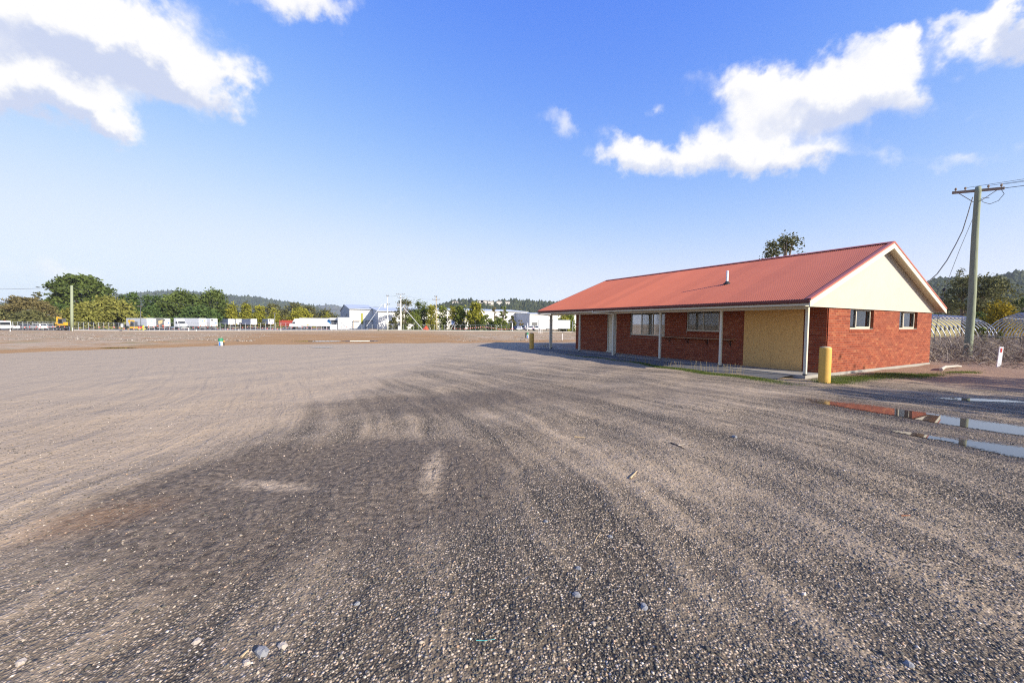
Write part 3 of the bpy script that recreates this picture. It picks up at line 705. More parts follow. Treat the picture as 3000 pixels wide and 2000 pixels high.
for s in (0, 1):
    for (ua, sg) in ((UG0, 1), (UG1, -1)):
        a, b2 = sorted((ua-sg*0.03, ua+sg*0.10)); slope_bar(a, b2, -0.035, -0.020, CAPRED, 'barge_capping', s, roof)
        a, b2 = sorted((ua-sg*0.031, ua-sg*0.020)); slope_bar(a, b2, -0.019, 0.035, CAPRED, 'barge_capping', s, roof)
        a, b2 = sorted((ua-sg*0.018, ua+sg*0.012)); slope_bar(a, b2, 0.0, 0.24, WHITE if False else CREAM, 'barge_board', s, house)
    slope_bar(UG0+0.014, U0-0.03, 0.10, 0.115, SOFFIT, 'gable_soffit', s, house, wend=-0.02)
    slope_bar(U1+0.5, UG1-0.014, 0.10, 0.115, SOFFIT, 'gable_soffit', s, house, wend=-0.02)
for s in (0, 1):
    f_ = (lambda w: w) if s == 0 else (lambda w: 2*WM-w)
    mb = MB(lambda a, d, z: B(a, f_(d), z)); mb.box(UG0+0.013, UG1-0.013, WE0+0.075, WE0+0.095, ZT-0.005, ZE-0.03); mb.box(UG0+0.013, UG1-0.013, WE0+0.055, WE0+0.074, ZT-0.006, ZT+0.045); mb.build('fascia', CREAM, house)
    mb = MB(lambda a, d, z: B(a, f_(d), z))
    prof = [(WE0+0.073,ZE-0.005),(WE0+0.073,ZE-0.115),(WE0+0.01,ZE-0.115),(WE0-0.025,ZE-0.085),(WE0-0.03,ZE+0.0),(WE0-0.015,ZE+0.005),(WE0-0.018,ZE-0.08),(WE0+0.012,ZE-0.105),(WE0+0.063,ZE-0.105),(WE0+0.063,ZE-0.005)]
    for i in range(len(prof)):
        p0, p1 = prof[i], prof[(i+1) % len(prof)]; mb.face([(UG0+0.0,*p0),(UG1,*p0),(UG1,*p1),(UG0+0.0,*p1)])
    for ue in (UG0, UG1): mb.face([(ue, *prof[i]) for i in (0,1,2,3,4)])
    mb.build('gutter', GUTTER, house)
mb = MB(B); mb.box(U0-0.02, UG1-0.02, WE0+0.096, W0-0.005, ZT+0.002, ZT+0.012); mb.build('verandah_soffit', SOFFIT, house)
mb = MB(B); mb.box(U0, PU[-1]+0.05, 15.075, 15.155, ZT-0.10, ZT+0.001); mb.build('verandah_beam', CREAM, house)
mb = MB(B); mb.box(U1+0.01, UG1-0.02, W0+0.0, W1+0.4, ZT+0.002, ZT+0.012); mb.build('end_soffit', SOFFIT, house)
mb = MB(B); mb.box(UG0+0.32, UG1-0.5, W1+0.004, WE1-0.1, ZT+0.002, ZT+0.012); mb.build('back_soffit', SOFFIT, house)
# gable cladding: ribbed steel sheets, one piece each
for (up, sg) in ((U0-0.012, 1), (U1+0.45, -1)):
    cl = MB(B); cl.box(min(up, up+sg*0.01), max(up, up+sg*0.01), WE0+0.40, WE1-0.40, ZT-0.012, ZT+0.03); cl = cl.build('gable_cladding', CREAMCLAD, house)
    wa = WE0+0.10
    while wa < WE1-0.12:
        wb = min(wa+SHW, WE1-0.10); P = []; nseg = max(3, int(round((wb-wa)/0.076*6))); ws = np.linspace(wa, wb, nseg+1)
        for i in range(nseg):
            top = [ZE-0.115 + (ZR-ZE)*(1-abs(w-WM)/(WM-WE0)) for w in (ws[i], ws[i+1])]
            d = [0.008*math.cos(2*math.pi*w/0.076) for w in (ws[i], ws[i+1])]
            if min(top) < ZT+0.005: continue
            P.append([tuple(B(up-sg*(0.012+d[0]), ws[i], ZT-0.005)-hl), tuple(B(up-sg*(0.012+d[1]), ws[i+1], ZT-0.005)-hl), tuple(B(up-sg*(0.012+d[1]), ws[i+1], top[1])-hl), tuple(B(up-sg*(0.012+d[0]), ws[i], top[0])-hl)])
        if P: link('cladding_sheet', quads_mesh('cladding_sheet', np.array(P), CREAMCLAD), cl)
        wa = wb
mb = MB(B); mb.box(U0-0.06, U0-0.005, WE0+0.15, W1+0.02, ZT-0.022, ZT-0.010); mb.build('gable_flashing', CREAM, house)
# down pipes and vent pipe
for (u, wpipe, ushoe) in ((PU[4]-0.34+0.0, 15.0, PU[4]), ):
    pass
def downpipe(ug, up):
    mb = MB(B); s = 1 if up > ug else -1
    mb.box(ug-0.05, ug+0.05, WE0+0.0, WE0+0.054, ZT-0.04, ZE-0.02)
    mb.hexa([(ug-0.045,WE0+0.01,ZT-0.05),(ug+0.045,WE0+0.01,ZT-0.05),(up+0.04,15.0,ZT-0.16),(up-0.04,15.0,ZT-0.16),(ug-0.045,WE0+0.01,ZT-0.0),(ug+0.045,WE0+0.01,ZT-0.0),(up+0.04,15.0,ZT-0.09),(up-0.04,15.0,ZT-0.09)])
    mb.box(up-0.045, up+0.045, 14.975, 15.064, 0.06, ZT-0.09)
    mb.build('downpipe', CREAM, house)
downpipe(19.25-0.02, PU[3]+3.085-0.0+0.0 if False else PU[4]-3.085+0.0) if False else None
downpipe(PU[3]+1.08, PU[3]+0.02); downpipe(UG1-0.12, PU[5]+0.02)
pu, pw = 11.08, 16.94; pz = ZE + (pw-WE0)/(WM-WE0)*(ZR-ZE)
mb = MB(); c = B(pu, pw, pz); mb.lathe(c, [(0.05,-0.1),(0.05,0.52),(0.055,0.53),(0.055,0.56),(0.035,0.58)], 14); vp = mb.build('vent_pipe', WHITE, roof, smooth=False)
mb = MB(); mb.lathe(c, [(0.16,-0.05),(0.15,0.02),(0.10,0.05),(0.065,0.11)], 14); mb.build('pipe_flashing', BLACKP, vp)
# ================================================================== THINGS NEAR THE HOUSE
BOLY = plain('bollard_yellow', (0.62,0.36,0.065), 0.55, var=0.15, scale=4, dirt=((0.30,0.22,0.13),0.28,5), bump=0.15, bscale=30)
BOLT = plain('bollard_top', (0.42,0.33,0.20), 0.85, var=0.35, scale=18)
def bollard(x, y, r, h, label):
    t = thing('bollard', label, 'bollard', (x, y, 0.0), 'yellow bollards at the verandah corners')
    mb = MB(); mb.lathe((0,0,0), [(r*1.03,-0.15),(r*1.02,0.02),(r,0.08),(r,h-0.05),(r*0.985,h-0.022),(r*0.95,h-0.006),(r*0.9,h)], 32); mb.build('tube', BOLY, t, smooth=True, local=True).data
    mb = MB(); mb.lathe((0,0,0), [(r*0.91,h-0.02),(r*0.86,h+0.012),(r*0.6,h+0.028),(r*0.2,h+0.036),(0.01,h+0.037)], 32); mb.build('concrete_cap', BOLT, t, smooth=True, local=True)
bollard(9.80, 12.21, 0.158, 1.12, 'large yellow concrete-filled bollard beside the near corner of the brick building')
bollard(1.38, 27.46, 0.158, 1.10, 'smaller-looking yellow bollard in shade at the far end of the verandah')

# timber power pole
POLE, nt_, b_ = new_mat('treated_pole')
gp_ = nt_.n('ShaderNodeNewGeometry').outputs['Position']; x_, y_, z_ = nt_.xyz(gp_)
g1 = nt_.noise(nt_.comb(nt_.m('MULTIPLY', x_, 6.0), nt_.m('MULTIPLY', y_, 6.0), nt_.m('MULTIPLY', z_, 0.35)), 2.2, 5, 0.65)
g2 = nt_.noise(nt_.comb(nt_.m('MULTIPLY', x_, 14.0), nt_.m('MULTIPLY', y_, 14.0), nt_.m('MULTIPLY', z_, 0.25)), 3.0, 4, 0.6)
pc = nt_.mix(g1, (0.17,0.19,0.125), (0.33,0.37,0.245)); pc = nt_.mix(nt_.m('MULTIPLY', nt_.ss(g2, 0.60, 0.70), 0.8), pc, (0.085,0.08,0.06)); pc = nt_.mix(nt_.m('MULTIPLY', nt_.ss(g2, 0.36, 0.28), 0.5), pc, (0.40,0.30,0.22))
nt_.set(b_.inputs['Base Color'], pc); b_.inputs['Roughness'].default_value = 0.9; nt_.set(b_.inputs['Normal'], nt_.bump(g2, 0.5, 0.03))
OLDW = plain('weathered_timber', (0.26,0.20,0.14), 0.9, var=0.4, scale=9, bump=0.3, bscale=40)
pb = Vector((27.39, 23.45, 0)); ptop = at(2865, 547, 23.3)
pole = thing('power_pole', 'tall leaning greenish timber power pole with crossarm right of the brick building', 'pole', tuple(pb))
mb = MB(); pts = [pb + (ptop-pb)*t + Vector((0.05*math.sin(t*7),0.04*math.cos(t*5),0)) for t in (-0.03,0.0,0.1,0.25,0.4,0.55,0.7,0.85,0.97,1.0)]
mb.tube(pts, [0.192,0.19,0.182,0.175,0.168,0.160,0.152,0.144,0.138,0.12], 18); mb.build('shaft', POLE, pole, smooth=True)
ca = at(2791, 563, 23.9); cb = at(2946, 549, 22.6)
d = (cb-ca).normalized(); n_ = Vector((d.y,-d.x,0)).normalized()
mb = MB(); k = n_*0.055; up = Vector((0,0,0.075)); off = -n_*0.17
mb.hexa([ca+off-k-up, cb+off-k-up, cb+off+k-up, ca+off+k-up, ca+off-k+up, cb+off-k+up, cb+off+k+up, ca+off+k+up]); arm = mb.build('crossarm', OLDW, pole, bevel=0.015)
for t in (0.07, 0.26, 0.70, 0.94):
    p = ca+off+(cb-ca)*t; mb = MB(); mb.lathe(p, [(0.02,0.07),(0.02,0.13),(0.05,0.14),(0.055,0.18),(0.04,0.2),(0.05,0.23),(0.03,0.27)], 8); mb.build('insulator', OLDW, pole)
mb = MB(); mid_ = (ca+cb)/2
for s in (-1, 1): mb.tube([mid_+off+d*s*0.75+Vector((0,0,-0.05)), ptop+Vector((0,0,-0.85))+d*s*0.12+off*0.6], 0.018, 5)
mb.build('arm_brace', OLDW, pole)
def sag(a, b, s, n=14): return [a + (b-a)*(i/n) - Vector((0,0,4*s*(i/n)*(1-i/n))) for i in range(n+1)]
def wire(name, label, pts, r, grp='overhead wires on the near pole', mat=WIRE):
    mb = MB(); mb.tube(pts, r, 5); o = mb.build(name, mat); return tag(o, label, 'wire', grp)
for i, (t, py_) in enumerate(((0.26, 505), (0.70, 517), (0.94, 528))):
    a = ca+off+(cb-ca)*t+Vector((0,0,0.22)); b2 = a + Vector((34,-21,3.0+0.35*(2-i)))
    wire('power_line', ['upper', 'middle', 'lower'][i]+' of three thin power lines leaving the near pole crossarm to the right', sag(a, b2, 0.5), 0.010)
a = ca+off+(cb-ca)*0.96; wire('power_line', 'thicker twisted cable strung from the end of the near crossarm to the right', sag(a, a+Vector((34,-21,3.9)), 0.9), 0.017)
p0 = at(2850, 578, 23.2)
wire('service_cable', 'black service cable sagging from the near pole to the back of the brick building', [p0, at(2842,604,23.0), at(2836,625,22.8), at(2820,676,22.3), at(2800,716,21.6), at(2774,763,20.6), at(2745,803,19.6), at(2712,832,18.9), B(7.6,26.4,2.95)], 0.024)
p1 = at(2850, 640, 23.2); wire('stay_wire', 'thin stay wire running down from the near pole beside the roof end', [p1, at(2812,730,23.3), at(2785,800,23.4), at(2766,850,23.5), at(2757,884,23.5), at(2735,1000,23.6)], 0.011)
mb = MB(); mb.tube([at(2768,845,23.49), at(2765,853,23.49)], [0.08,0.06], 8); mb.build('stay_insulator', BLACKP, pole)
q = ca+off+(cb-ca)*0.93; wire('jumper_loop', 'looped jumper wire hanging below the near pole crossarm', [q, at(2942,568,22.5), at(2925,588,22.6), at(2900,598,22.8), at(2880,592,22.9), at(2873,583,23.0), at(2880,580,23.0), at(2898,580,23.0)], 0.015)

# reflector post, timber edging, branches
t = thing('marker_post', 'short white marker post with a red reflector in the dead brush', 'post', tuple(gpt(2925, 1076)))
q = Vector(t.location); dlean = Vector((0.10, 0.02, 0.92))
mb = MB(); k = Vector((0.065,-0.02,0)); th = Vector((0.008,0.02,0)); mb.hexa([q-k-th, q+k-th, q+k+th, q-k+th, q-k-th+dlean, q+k-th+dlean, q+k+th+dlean, q-k+th+dlean]); mb.build('post', WHITE, t)
mb = MB(); k2 = k*0.42; f_ = -th*1.2; mb.hexa([q-k2+f_*1.1+dlean*0.74, q+k2+f_*1.1+dlean*0.74, q+k2+f_+dlean*0.74, q-k2+f_+dlean*0.74, q-k2+f_*1.1+dlean*0.93, q+k2+f_*1.1+dlean*0.93, q+k2+f_+dlean*0.93, q-k2+f_+dlean*0.93]); mb.build('reflector', REDP, t)
DKW = plain('dark_timber', (0.055,0.042,0.034), 0.9, var=0.4, scale=5)
for (pa, pb_, lab) in (((2752,1033),(2797,1030),'dark old timber sleeper in the brush left of the near pole'),((2797,1034),(2834,1032),'second dark timber sleeper touching the foot of the near pole')):
    a, b2 = gpt(*pa), gpt(*pb_); dd = (b2-a).normalized(); nn = Vector((-dd.y,dd.x,0))*0.1; u_ = Vector((0,0,0.24))
    mb = MB(); mb.hexa([a-nn, b2-nn, b2+nn, a+nn, a-nn+u_, b2-nn+u_, b2+nn+u_, a+nn+u_]); tag(mb.build('timber_sleeper', DKW, bevel=0.015), lab, 'timber', 'timber sleepers')
GREYW = plain('bleached_wood', (0.42,0.37,0.31), 0.9, var=0.35, scale=12)
def stick(name, label, pts, r, mat=GREYW, grp=None, lift=0.0):
    mb = MB(); n = len(pts); mb.tube([Vector(p)+Vector((0,0,lift)) for p in pts], [r*(1-0.5*i/(n-1)) for i in range(n)], 6); return tag(mb.build(name, mat), label, 'stick', grp)
a, b2 = gpt(2756,1086), gpt(2815,1076); stick('fallen_branch', 'thick pale fallen branch on the dirt behind the building corner', [a, a+(b2-a)*0.3+Vector((0,0.1,0.05)), a+(b2-a)*0.7+Vector((0,-0.05,0.06)), b2], 0.07, lift=0.05)

# dead brush (uncountable)
TWIG = attr_ramp('dead_twigs', [(0,(0.10,0.075,0.055)),(0.45,(0.22,0.17,0.125)),(0.8,(0.34,0.275,0.21)),(1,(0.45,0.38,0.31))], 0.9)
def brush(name, label, spots, rmin=0.004, rmax=0.012, seg=4):
    mb = MB()
    for (x, y, h, L) in spots:
        a = random.uniform(0, 6.283); el = random.uniform(0.05, 1.1); p = Vector((x, y, ground_z(x,y)+random.uniform(0, h)*0.7))
        dv = Vector((math.cos(a)*math.cos(el), math.sin(a)*math.cos(el), math.sin(el))); pts = [p]; bend = Vector((random.uniform(-.3,.3), random.uniform(-.3,.3), random.uniform(-.5,-.05)))
        for i in range(seg):
            p = p + dv*(L/seg); dv = (dv + bend*0.6 + Vector((random.uniform(-.25,.25),random.uniform(-.25,.25),random.uniform(-.2,.2)))).normalized(); pts.append(Vector((p.x,p.y,max(p.z, ground_z(p.x,p.y)+0.01))))
        r0 = random.uniform(rmin, rmax); c0 = random.random(); k0 = len(mb.C); mb.tube(pts, [r0*(1-0.65*i/seg) for i in range(seg+1)], 3, cap=False)
        for j in range(k0, len(mb.C)): mb.C[j] = c0
    return tag(mb.build(name, TWIG), label, 'brush', kind='stuff')
sp = []
while len(sp) < 3300:
    px, py = random.uniform(2715, 3080), random.uniform(990, 1098); p = gpt(px, py)
    if B(0,0,0).dot(p) is None: continue
    w_ = p.dot(E2V); u_ = p.dot(E1)
    if w_ < 26.7: continue
    heap = 0.25 + 0.75*max(0, math.sin((px-2700)/90.0))
    dn = 1.0 if py < 1062 else 0.28
    if random.random() > dn: continue
    sp.append((p.x, p.y, (0.75 if py < 1050 else 0.12)*heap, random.uniform(0.5, 1.9) if py < 1062 else random.uniform(0.2, 0.8)))
brush('dead_brush', 'tangled grey dead brush heaped around the near pole', sp, 0.006, 0.017)
sp = [(x+random.gauss(0,.25), y+random.gauss(0,.25), 0.2, random.uniform(.4,1.0)) for x, y in [tuple(gpt(1604, 1021))[:2]]*22]
brush('dead_weed', 'small dry weed by the far verandah post', sp, 0.004, 0.007)

# pipe rail at the right edge
t = thing('pipe_rail', 'dark bent pipe rail at the right edge behind the brush', 'rail', tuple(base(2990, 30.5)))
mb = MB(); mb.tube([at(2870,985,31.5), at(2930,987,31.0), at(2983,988,30.6), at(2989,991,30.5), at(2991,998,30.5), Vector(tuple(base(2991,30.5)))], 0.045, 8); mb.build('rail', DARKG, t, smooth=True)
mb = MB(); mb.tube([base(3003,30.3), at(3003,984,30.3)], 0.10, 10); mb.build('end_post', OLDW, t)

# bare hoop houses
HOOP = plain('hoop_steel', (0.36,0.39,0.45), 0.4, metal=0.5, var=0.15)
def hoop_house(label, start, n, half, H, sgn, r=0.05):
    t = thing('hoop_house', label, 'greenhouse frame', (start.x, start.y, ground_z(start.x, start.y)), 'bare hoop houses behind the brush')
    cs = []
    for i in range(n):
        c = start + E2V*1.75*i; z0 = ground_z(c.x, c.y) - 0.1; pts = []
        for j in range(15):
            a = math.pi*j/14; pts.append(c + E1*half*math.cos(a) + Vector((0,0,z0 + H*math.sin(a)**0.85)))
        mb = MB(); mb.tube(pts, r, 6); mb.build('hoop', HOOP, t, smooth=True); cs.append((c, z0))
    for ang in (0.28, 0.5, 0.72):
        a = math.pi*ang; pts = [c + E1*half*math.cos(a) + Vector((0,0,z0+H*math.sin(a)**0.85-0.06)) for c, z0 in cs]
        mb = MB(); mb.tube(pts, 0.03, 6); mb.build('purlin', HOOP, t)
leg = at(2741, 985, 45); leg.z = 0
hoop_house('left bare steel hoop house frame seen between the building and the near pole', leg - E2V*7.0 + E1*4.6, 19, 4.6, 3.75, 1)
hoop_house('right bare steel hoop house frame cut by the right edge of the view', leg + E2V*10.5 - E1*6.0, 15, 4.6, 3.9, 1, 0.055)

# drain markers in the mud
GREENP = plain('green_plastic', (0.03,0.22,0.11), 0.5, var=0.2)
for (px, py, h, w, lab) in ((647, 1012, 0.54, 0.135, 'green-topped white and blue drain riser at the near edge of the mud'), (1545, 990, 0.72, 0.13, 'green-topped white and blue drain riser behind the far yellow bollard')):
    q = gpt(px, py); t = thing('drain_riser', lab, 'pipe riser', tuple(q), 'drain risers in the mud')
    mb = MB(); mb.lathe((0,0,0), [(w,-0.1),(w,h*0.58)], 16); mb.build('pipe', WHITE, t, local=True)
    mb = MB(); mb.lathe((0,0,0), [(w*1.12,h*0.58),(w*1.15,h*0.6),(w*1.15,h*0.93),(w*1.05,h),(w*0.8,h),(w*0.8,h*0.9)], 16); mb.build('collar', GREENP, t, local=True)
    mb = MB(); mb.box(-0.02, w*0.62, -w*1.03, -w*0.9, 0.0, h*0.52); mb.build('blue_panel', BLUE, t, local=True)
q = gpt(656, 1012); t = thing('valve_stub', 'small black pipe stub with a yellow cap beside the near drain riser', 'pipe', tuple(q)); mb = MB(); mb.tube([(0,0,-0.05),(0,0,0.28)], 0.035, 8); mb.build('stub', BLACKP, t, local=True); mb = MB(); mb.lathe((0,0,0), [(0.055,0.27),(0.055,0.33),(0.02,0.35)], 10); mb.build('cap', YEL, t, local=True)
q = gpt(1540, 990); t = thing('valve_stub', 'black plastic stub beside the drain riser behind the far bollard', 'pipe', tuple(q)); mb = MB(); mb.tube([(0,0,-0.05),(0,0,0.68)], 0.06, 8); mb.build('stub', BLACKP, t, local=True)
PEGL = ['white survey peg on the dirt between the first two verandah posts', 'white survey peg before the white prime mover on the far kerb', 'short white peg right of the prime mover on the far kerb', 'white peg on the far kerb before the grey trailer', 'white peg on the far kerb under the light pole', 'leftmost white peg with yellow top before the small truck', 'white peg at the kerb left of the parked cars', 'white peg beside the foot of the left timber pole', 'tall white peg just left of the left timber pole']
for (px, py, h, w), lab in zip(((1648,996,0.75,0.05),(553,970,0.9,0.10),(575,970,0.5,0.10),(700,970,0.6,0.08),(823,970,0.75,0.09),(30,971,0.5,0.10),(1497,966,0.75,0.10),(213,969,0.75,0.11),(204,968,1.1,0.10)), PEGL):
    q = gpt(px, py); mb = MB(); mb.cbox(q.x, q.y, q.z-0.1, w, w*0.7, h+0.1); tag(mb.build('survey_peg', WHITE), lab, 'peg', 'white survey pegs')

# puddles: thin water sheets whose ragged edge follows noise
def puddle(name, z, x0, x1, y0, y1, ells, fine=9.0, mud=(0.055,0.045,0.038)):
    m, nt, b = new_mat('water_'+name)
    P = nt.n('ShaderNodeNewGeometry').outputs['Position']; x, y, _ = nt.xyz(P); P2 = nt.comb(x, y, 0.0); best = None
    for (cx_, cy_, rx, ry, ang) in ells:
        c, s_ = math.cos(R(ang)), math.sin(R(ang)); dx_ = nt.m('SUBTRACT', x, cx_); dy_ = nt.m('SUBTRACT', y, cy_)
        p = nt.m('ADD', nt.m('MULTIPLY', dx_, c/rx), nt.m('MULTIPLY', dy_, s_/rx)); q = nt.m('ADD', nt.m('MULTIPLY', dx_, -s_/ry), nt.m('MULTIPLY', dy_, c/ry))
        f = nt.m('SUBTRACT', 1.0, nt.m('SQRT', nt.m('ADD', nt.m('MULTIPLY', p, p), nt.m('MULTIPLY', q, q)))); best = f if best is None else nt.m('MAXIMUM', best, f)
    f = nt.m('ADD', best, nt.m('ADD', nt.m('MULTIPLY', nt.m('SUBTRACT', nt.noise(P2, fine*0.25, 4, 0.6), 0.5), 0.9), nt.m('MULTIPLY', nt.m('SUBTRACT', nt.noise(P2, fine*2.6, 4, 0.8), 0.5), 2.0)))
    mask = nt.ss(f, 0.10, 0.16)
    b.inputs['Base Color'].default_value = (*mud, 1); b.inputs['Roughness'].default_value = 0.015; b.inputs['IOR'].default_value = 1.33; b.inputs['Specular IOR Level'].default_value = 0.9
    tr = nt.n('ShaderNodeBsdfTransparent'); mx = nt.n('ShaderNodeMixShader'); nt.set(mx.inputs[0], mask)
    out = [n for n in m.node_tree.nodes if n.type == 'OUTPUT_MATERIAL'][0]
    m.node_tree.links.new(tr.outputs[0], mx.inputs[1]); m.node_tree.links.new(b.outputs[0], mx.inputs[2]); m.node_tree.links.new(mx.outputs[0], out.inputs[0])
    mb = MB(); mb.face([(x0,y0,z),(x1,y0,z),(x1,y1,z),(x0,y1,z)]); o = mb.build(name, m); return tag(o, kind='structure')
puddle('puddle', 0.008, 5.6, 13.5, 4.3, 10.6, PUD)
q = gpt(1010, 1000); puddle('mud_puddle', q.z+0.02, q.x-6, q.x+6, q.y-5, q.y+5, [(q.x-2.2,q.y-0.4,2.4,0.9,12),(q.x+1.2,q.y+0.6,2.0,0.8,20)], 6.0)
q = gpt(943, 1018); puddle('small_mud_puddle', q.z+0.02, q.x-2, q.x+2, q.y-2, q.y+2, [(q.x,q.y,0.75,0.35,10)], 5.0)
q = gpt(1560, 1014); puddle('shaded_puddle', q.z+0.02, q.x-2.5, q.x+2.5, q.y-2.5, q.y+2.5, [(q.x-0.5,q.y-0.7,0.8,0.3,10),(q.x+0.5,q.y+0.5,0.9,0.22,5)], 5.0)
q = gpt(345, 1019); puddle('left_mud_puddle', q.z+0.02, q.x-3, q.x+3, q.y-2, q.y+2, [(q.x,q.y,1.3,0.30,5)], 4.0)

# grass and moss by the apron and bollard (uncountable)
GRASS = attr_ramp('grass', [(0,(0.045,0.075,0.012)),(0.5,(0.11,0.16,0.025)),(0.85,(0.20,0.24,0.045)),(1,(0.36,0.30,0.12))], 0.8, transl=0.3)
def grass(name, label, areas):
    P, Cc = [], []
    for (x, y, r1, ang, r2, n, h) in areas:
        for _ in range(n):
            a = random.gauss(0, .5)*r1; c = random.gauss(0, .5)*r2; gx_ = x + a*math.cos(ang) - c*math.sin(ang); gy_ = y + a*math.sin(ang) + c*math.cos(ang)
            z = ground_z(gx_,gy_)+hnoise(gx_,gy_)-0.005; hh = h*random.uniform(.4,1.2); th = random.uniform(0,6.28); w = 0.004+0.004*random.random(); lx, ly = random.gauss(0,.4)*hh, random.gauss(0,.4)*hh
            c_, s_ = math.cos(th)*w, math.sin(th)*w
            P.append([(gx_-c_,gy_-s_,z),(gx_+c_,gy_+s_,z),(gx_+lx,gy_+ly,z+hh)]); Cc.append(random.random()**1.3)
    o = link(name, quads_mesh(name, np.array(P), GRASS, np.array(Cc), 3)); return tag(o, label, 'grass', kind='stuff')
EA = math.atan2(E1.y, E1.x)
def bw(u, w): v = B(u, w, 0); return v.x, v.y
grass('grass', 'short green grass along the verandah apron and around the near bollard', [
 (*bw(9.2,13.35),2.0,EA,0.30,9000,0.045),(*bw(11.0,13.45),1.5,EA,0.28,6000,0.05),(*bw(7.6,13.2),1.2,EA,0.35,4500,0.035),(*bw(12.6,13.6),1.0,EA,0.2,1500,0.06),(*bw(16.0,13.6),3.0,EA,0.2,1200,0.07),
 (*tuple(gpt(2500,1108))[:2],1.5,0.45,0.5,9000,0.035),(*tuple(gpt(2600,1100))[:2],1.6,0.45,0.5,8000,0.035),(*tuple(gpt(2700,1100))[:2],1.5,0.45,0.4,5000,0.035),(*tuple(gpt(2820,1090))[:2],1.2,0.4,0.3,3000,0.035),(*tuple(gpt(2440,1120))[:2],0.6,0.4,0.4,3000,0.04)])
DRYG = attr_ramp('dry_grass', [(0,(0.30,0.24,0.13)),(1,(0.50,0.42,0.26))], 0.9, transl=0.3)
P = []
for _ in range(150):
    u = random.uniform(8.3, 14.5); w = 13.75 + random.gauss(0, .12); x, y = bw(u, w); h = random.uniform(.12,.42); lx, ly = random.gauss(0,.12)*h, random.gauss(0,.12)*h
    P.append([(x-.003,y,0),(x+.003,y,0),(x+lx+.002,y+ly,h),(x+lx-.002,y+ly,h)])
    if random.random() < .4: P.append([(x+lx-.010,y+ly,h-.06),(x+lx+.010,y+ly,h-.06),(x+lx+.004,y+ly,h),(x+lx-.004,y+ly,h)])
tag(link('dry_grass', quads_mesh('dry_grass', np.array(P), DRYG)), 'thin dry seeding grass stalks along the verandah apron', 'grass', kind='stuff')

# single stones, chips and twigs on the gravel
STONE = plain('grey_stone', (0.22,0.22,0.225), 0.85, var=0.3, scale=30, bump=0.3, bscale=80)
def stone(px, py, wpx, lab, mat=STONE):
    q = gpt(px, py); r = wpx*q.length/FPX/2; q.z += hnoise(q.x, q.y)
    mb = MB(); ph = [random.uniform(0.8,1.2) for _ in range(40)]; k = 0
    for i, (rr, z) in enumerate(((0.75,-0.3),(1.0,0.05),(0.92,0.35),(0.55,0.62))):
        for j in range(9):
            a = 2*math.pi*j/9; f = ph[(i*9+j) % 40]*(1+0.25*math.cos(a)); mb.V.append((rr*r*f*math.cos(a), rr*r*0.75*f*math.sin(a), z*r*ph[j]))
    for i in range(3):
        for j in range(9): mb.F.append((i*9+j, i*9+(j+1)%9, (i+1)*9+(j+1)%9, (i+1)*9+j)); mb.C.append(None)
    mb.F.append(tuple(27+j for j in range(9))); mb.C.append(None)
    o = mb.build('stone', mat); o.location = q; o.rotation_euler = (0,0,random.uniform(0,6)); tag(o, lab, 'stone', 'loose larger stones on the gravel')
TANST = plain('tan_stone', (0.40,0.34,0.28), 0.85, var=0.3, scale=25)
for a in ((1692,1750,26,'flat grey stone alone in the gravel, lower middle of the view'),(1886,1773,26,'grey stone to the right of the flat grey stone in the lower middle'),(765,1905,40,'largest grey-green stone among pebbles near the bottom left'),(1697,1668,20,'small round grey stone above the flat grey stone'),(1790,1572,16,'small pale grey stone beside a thin twig'),(1048,1776,18,'light grey stone in dark gravel left of the middle'),(1600,1532,15,'small blue-grey stone at the edge of the dusty patch'),(2665,1948,20,'grey stone near the bottom right edge'),(2153,1281,16,'pale square stone in the gravel in front of the puddle')): stone(*a)
for a in ((830,1893,28,'tan wedge-shaped stone beside the largest stone'),(725,1937,22,'pinkish stone below the largest stone'),(578,1866,22,'small tan stone left of the largest stone'),(60,1935,20,'pink stone in the bottom left corner')): stone(*a, TANST)
CHIP = plain('wood_chip', (0.46,0.34,0.20), 0.9, var=0.3, scale=30)
def twig(pts, r, lab, mat=CHIP):
    w = []
    for p in pts: q = gpt(*p); q.z += hnoise(q.x,q.y)+r; w.append(q)
    stick('twig', lab, w, r, mat, 'twigs and chips on the gravel')
twig([(1846,1401),(1866,1380)], 0.012, 'pale wood chip lying on the gravel right of the middle'); twig([(1965,1300),(1985,1308),(2008,1320)], 0.009, 'dark forked twig farther out on the gravel', DKW); twig([(1985,1308),(2006,1303)], 0.006, 'thin pale side twig on the dark forked twig', GREYW)
twig([(1683,1281),(1715,1283)], 0.010, 'flat pale stick on the gravel in the middle distance'); twig([(1740,1592),(1748,1575),(1760,1560)], 0.004, 'thin curved straw twig on the gravel'); twig([(707,1920),(729,1899)], 0.008, 'straight wood chip next to the largest stone'); twig([(2640,1512),(2668,1511)], 0.006, 'reddish brown twig at the right', plain('red_twig',(0.22,0.075,0.035),0.9))
twig([(1395,1893),(1420,1894),(1450,1889)], 0.002, 'thin turquoise strand lying on the gravel', plain('turquoise_cord',(0.10,0.45,0.42),0.6))
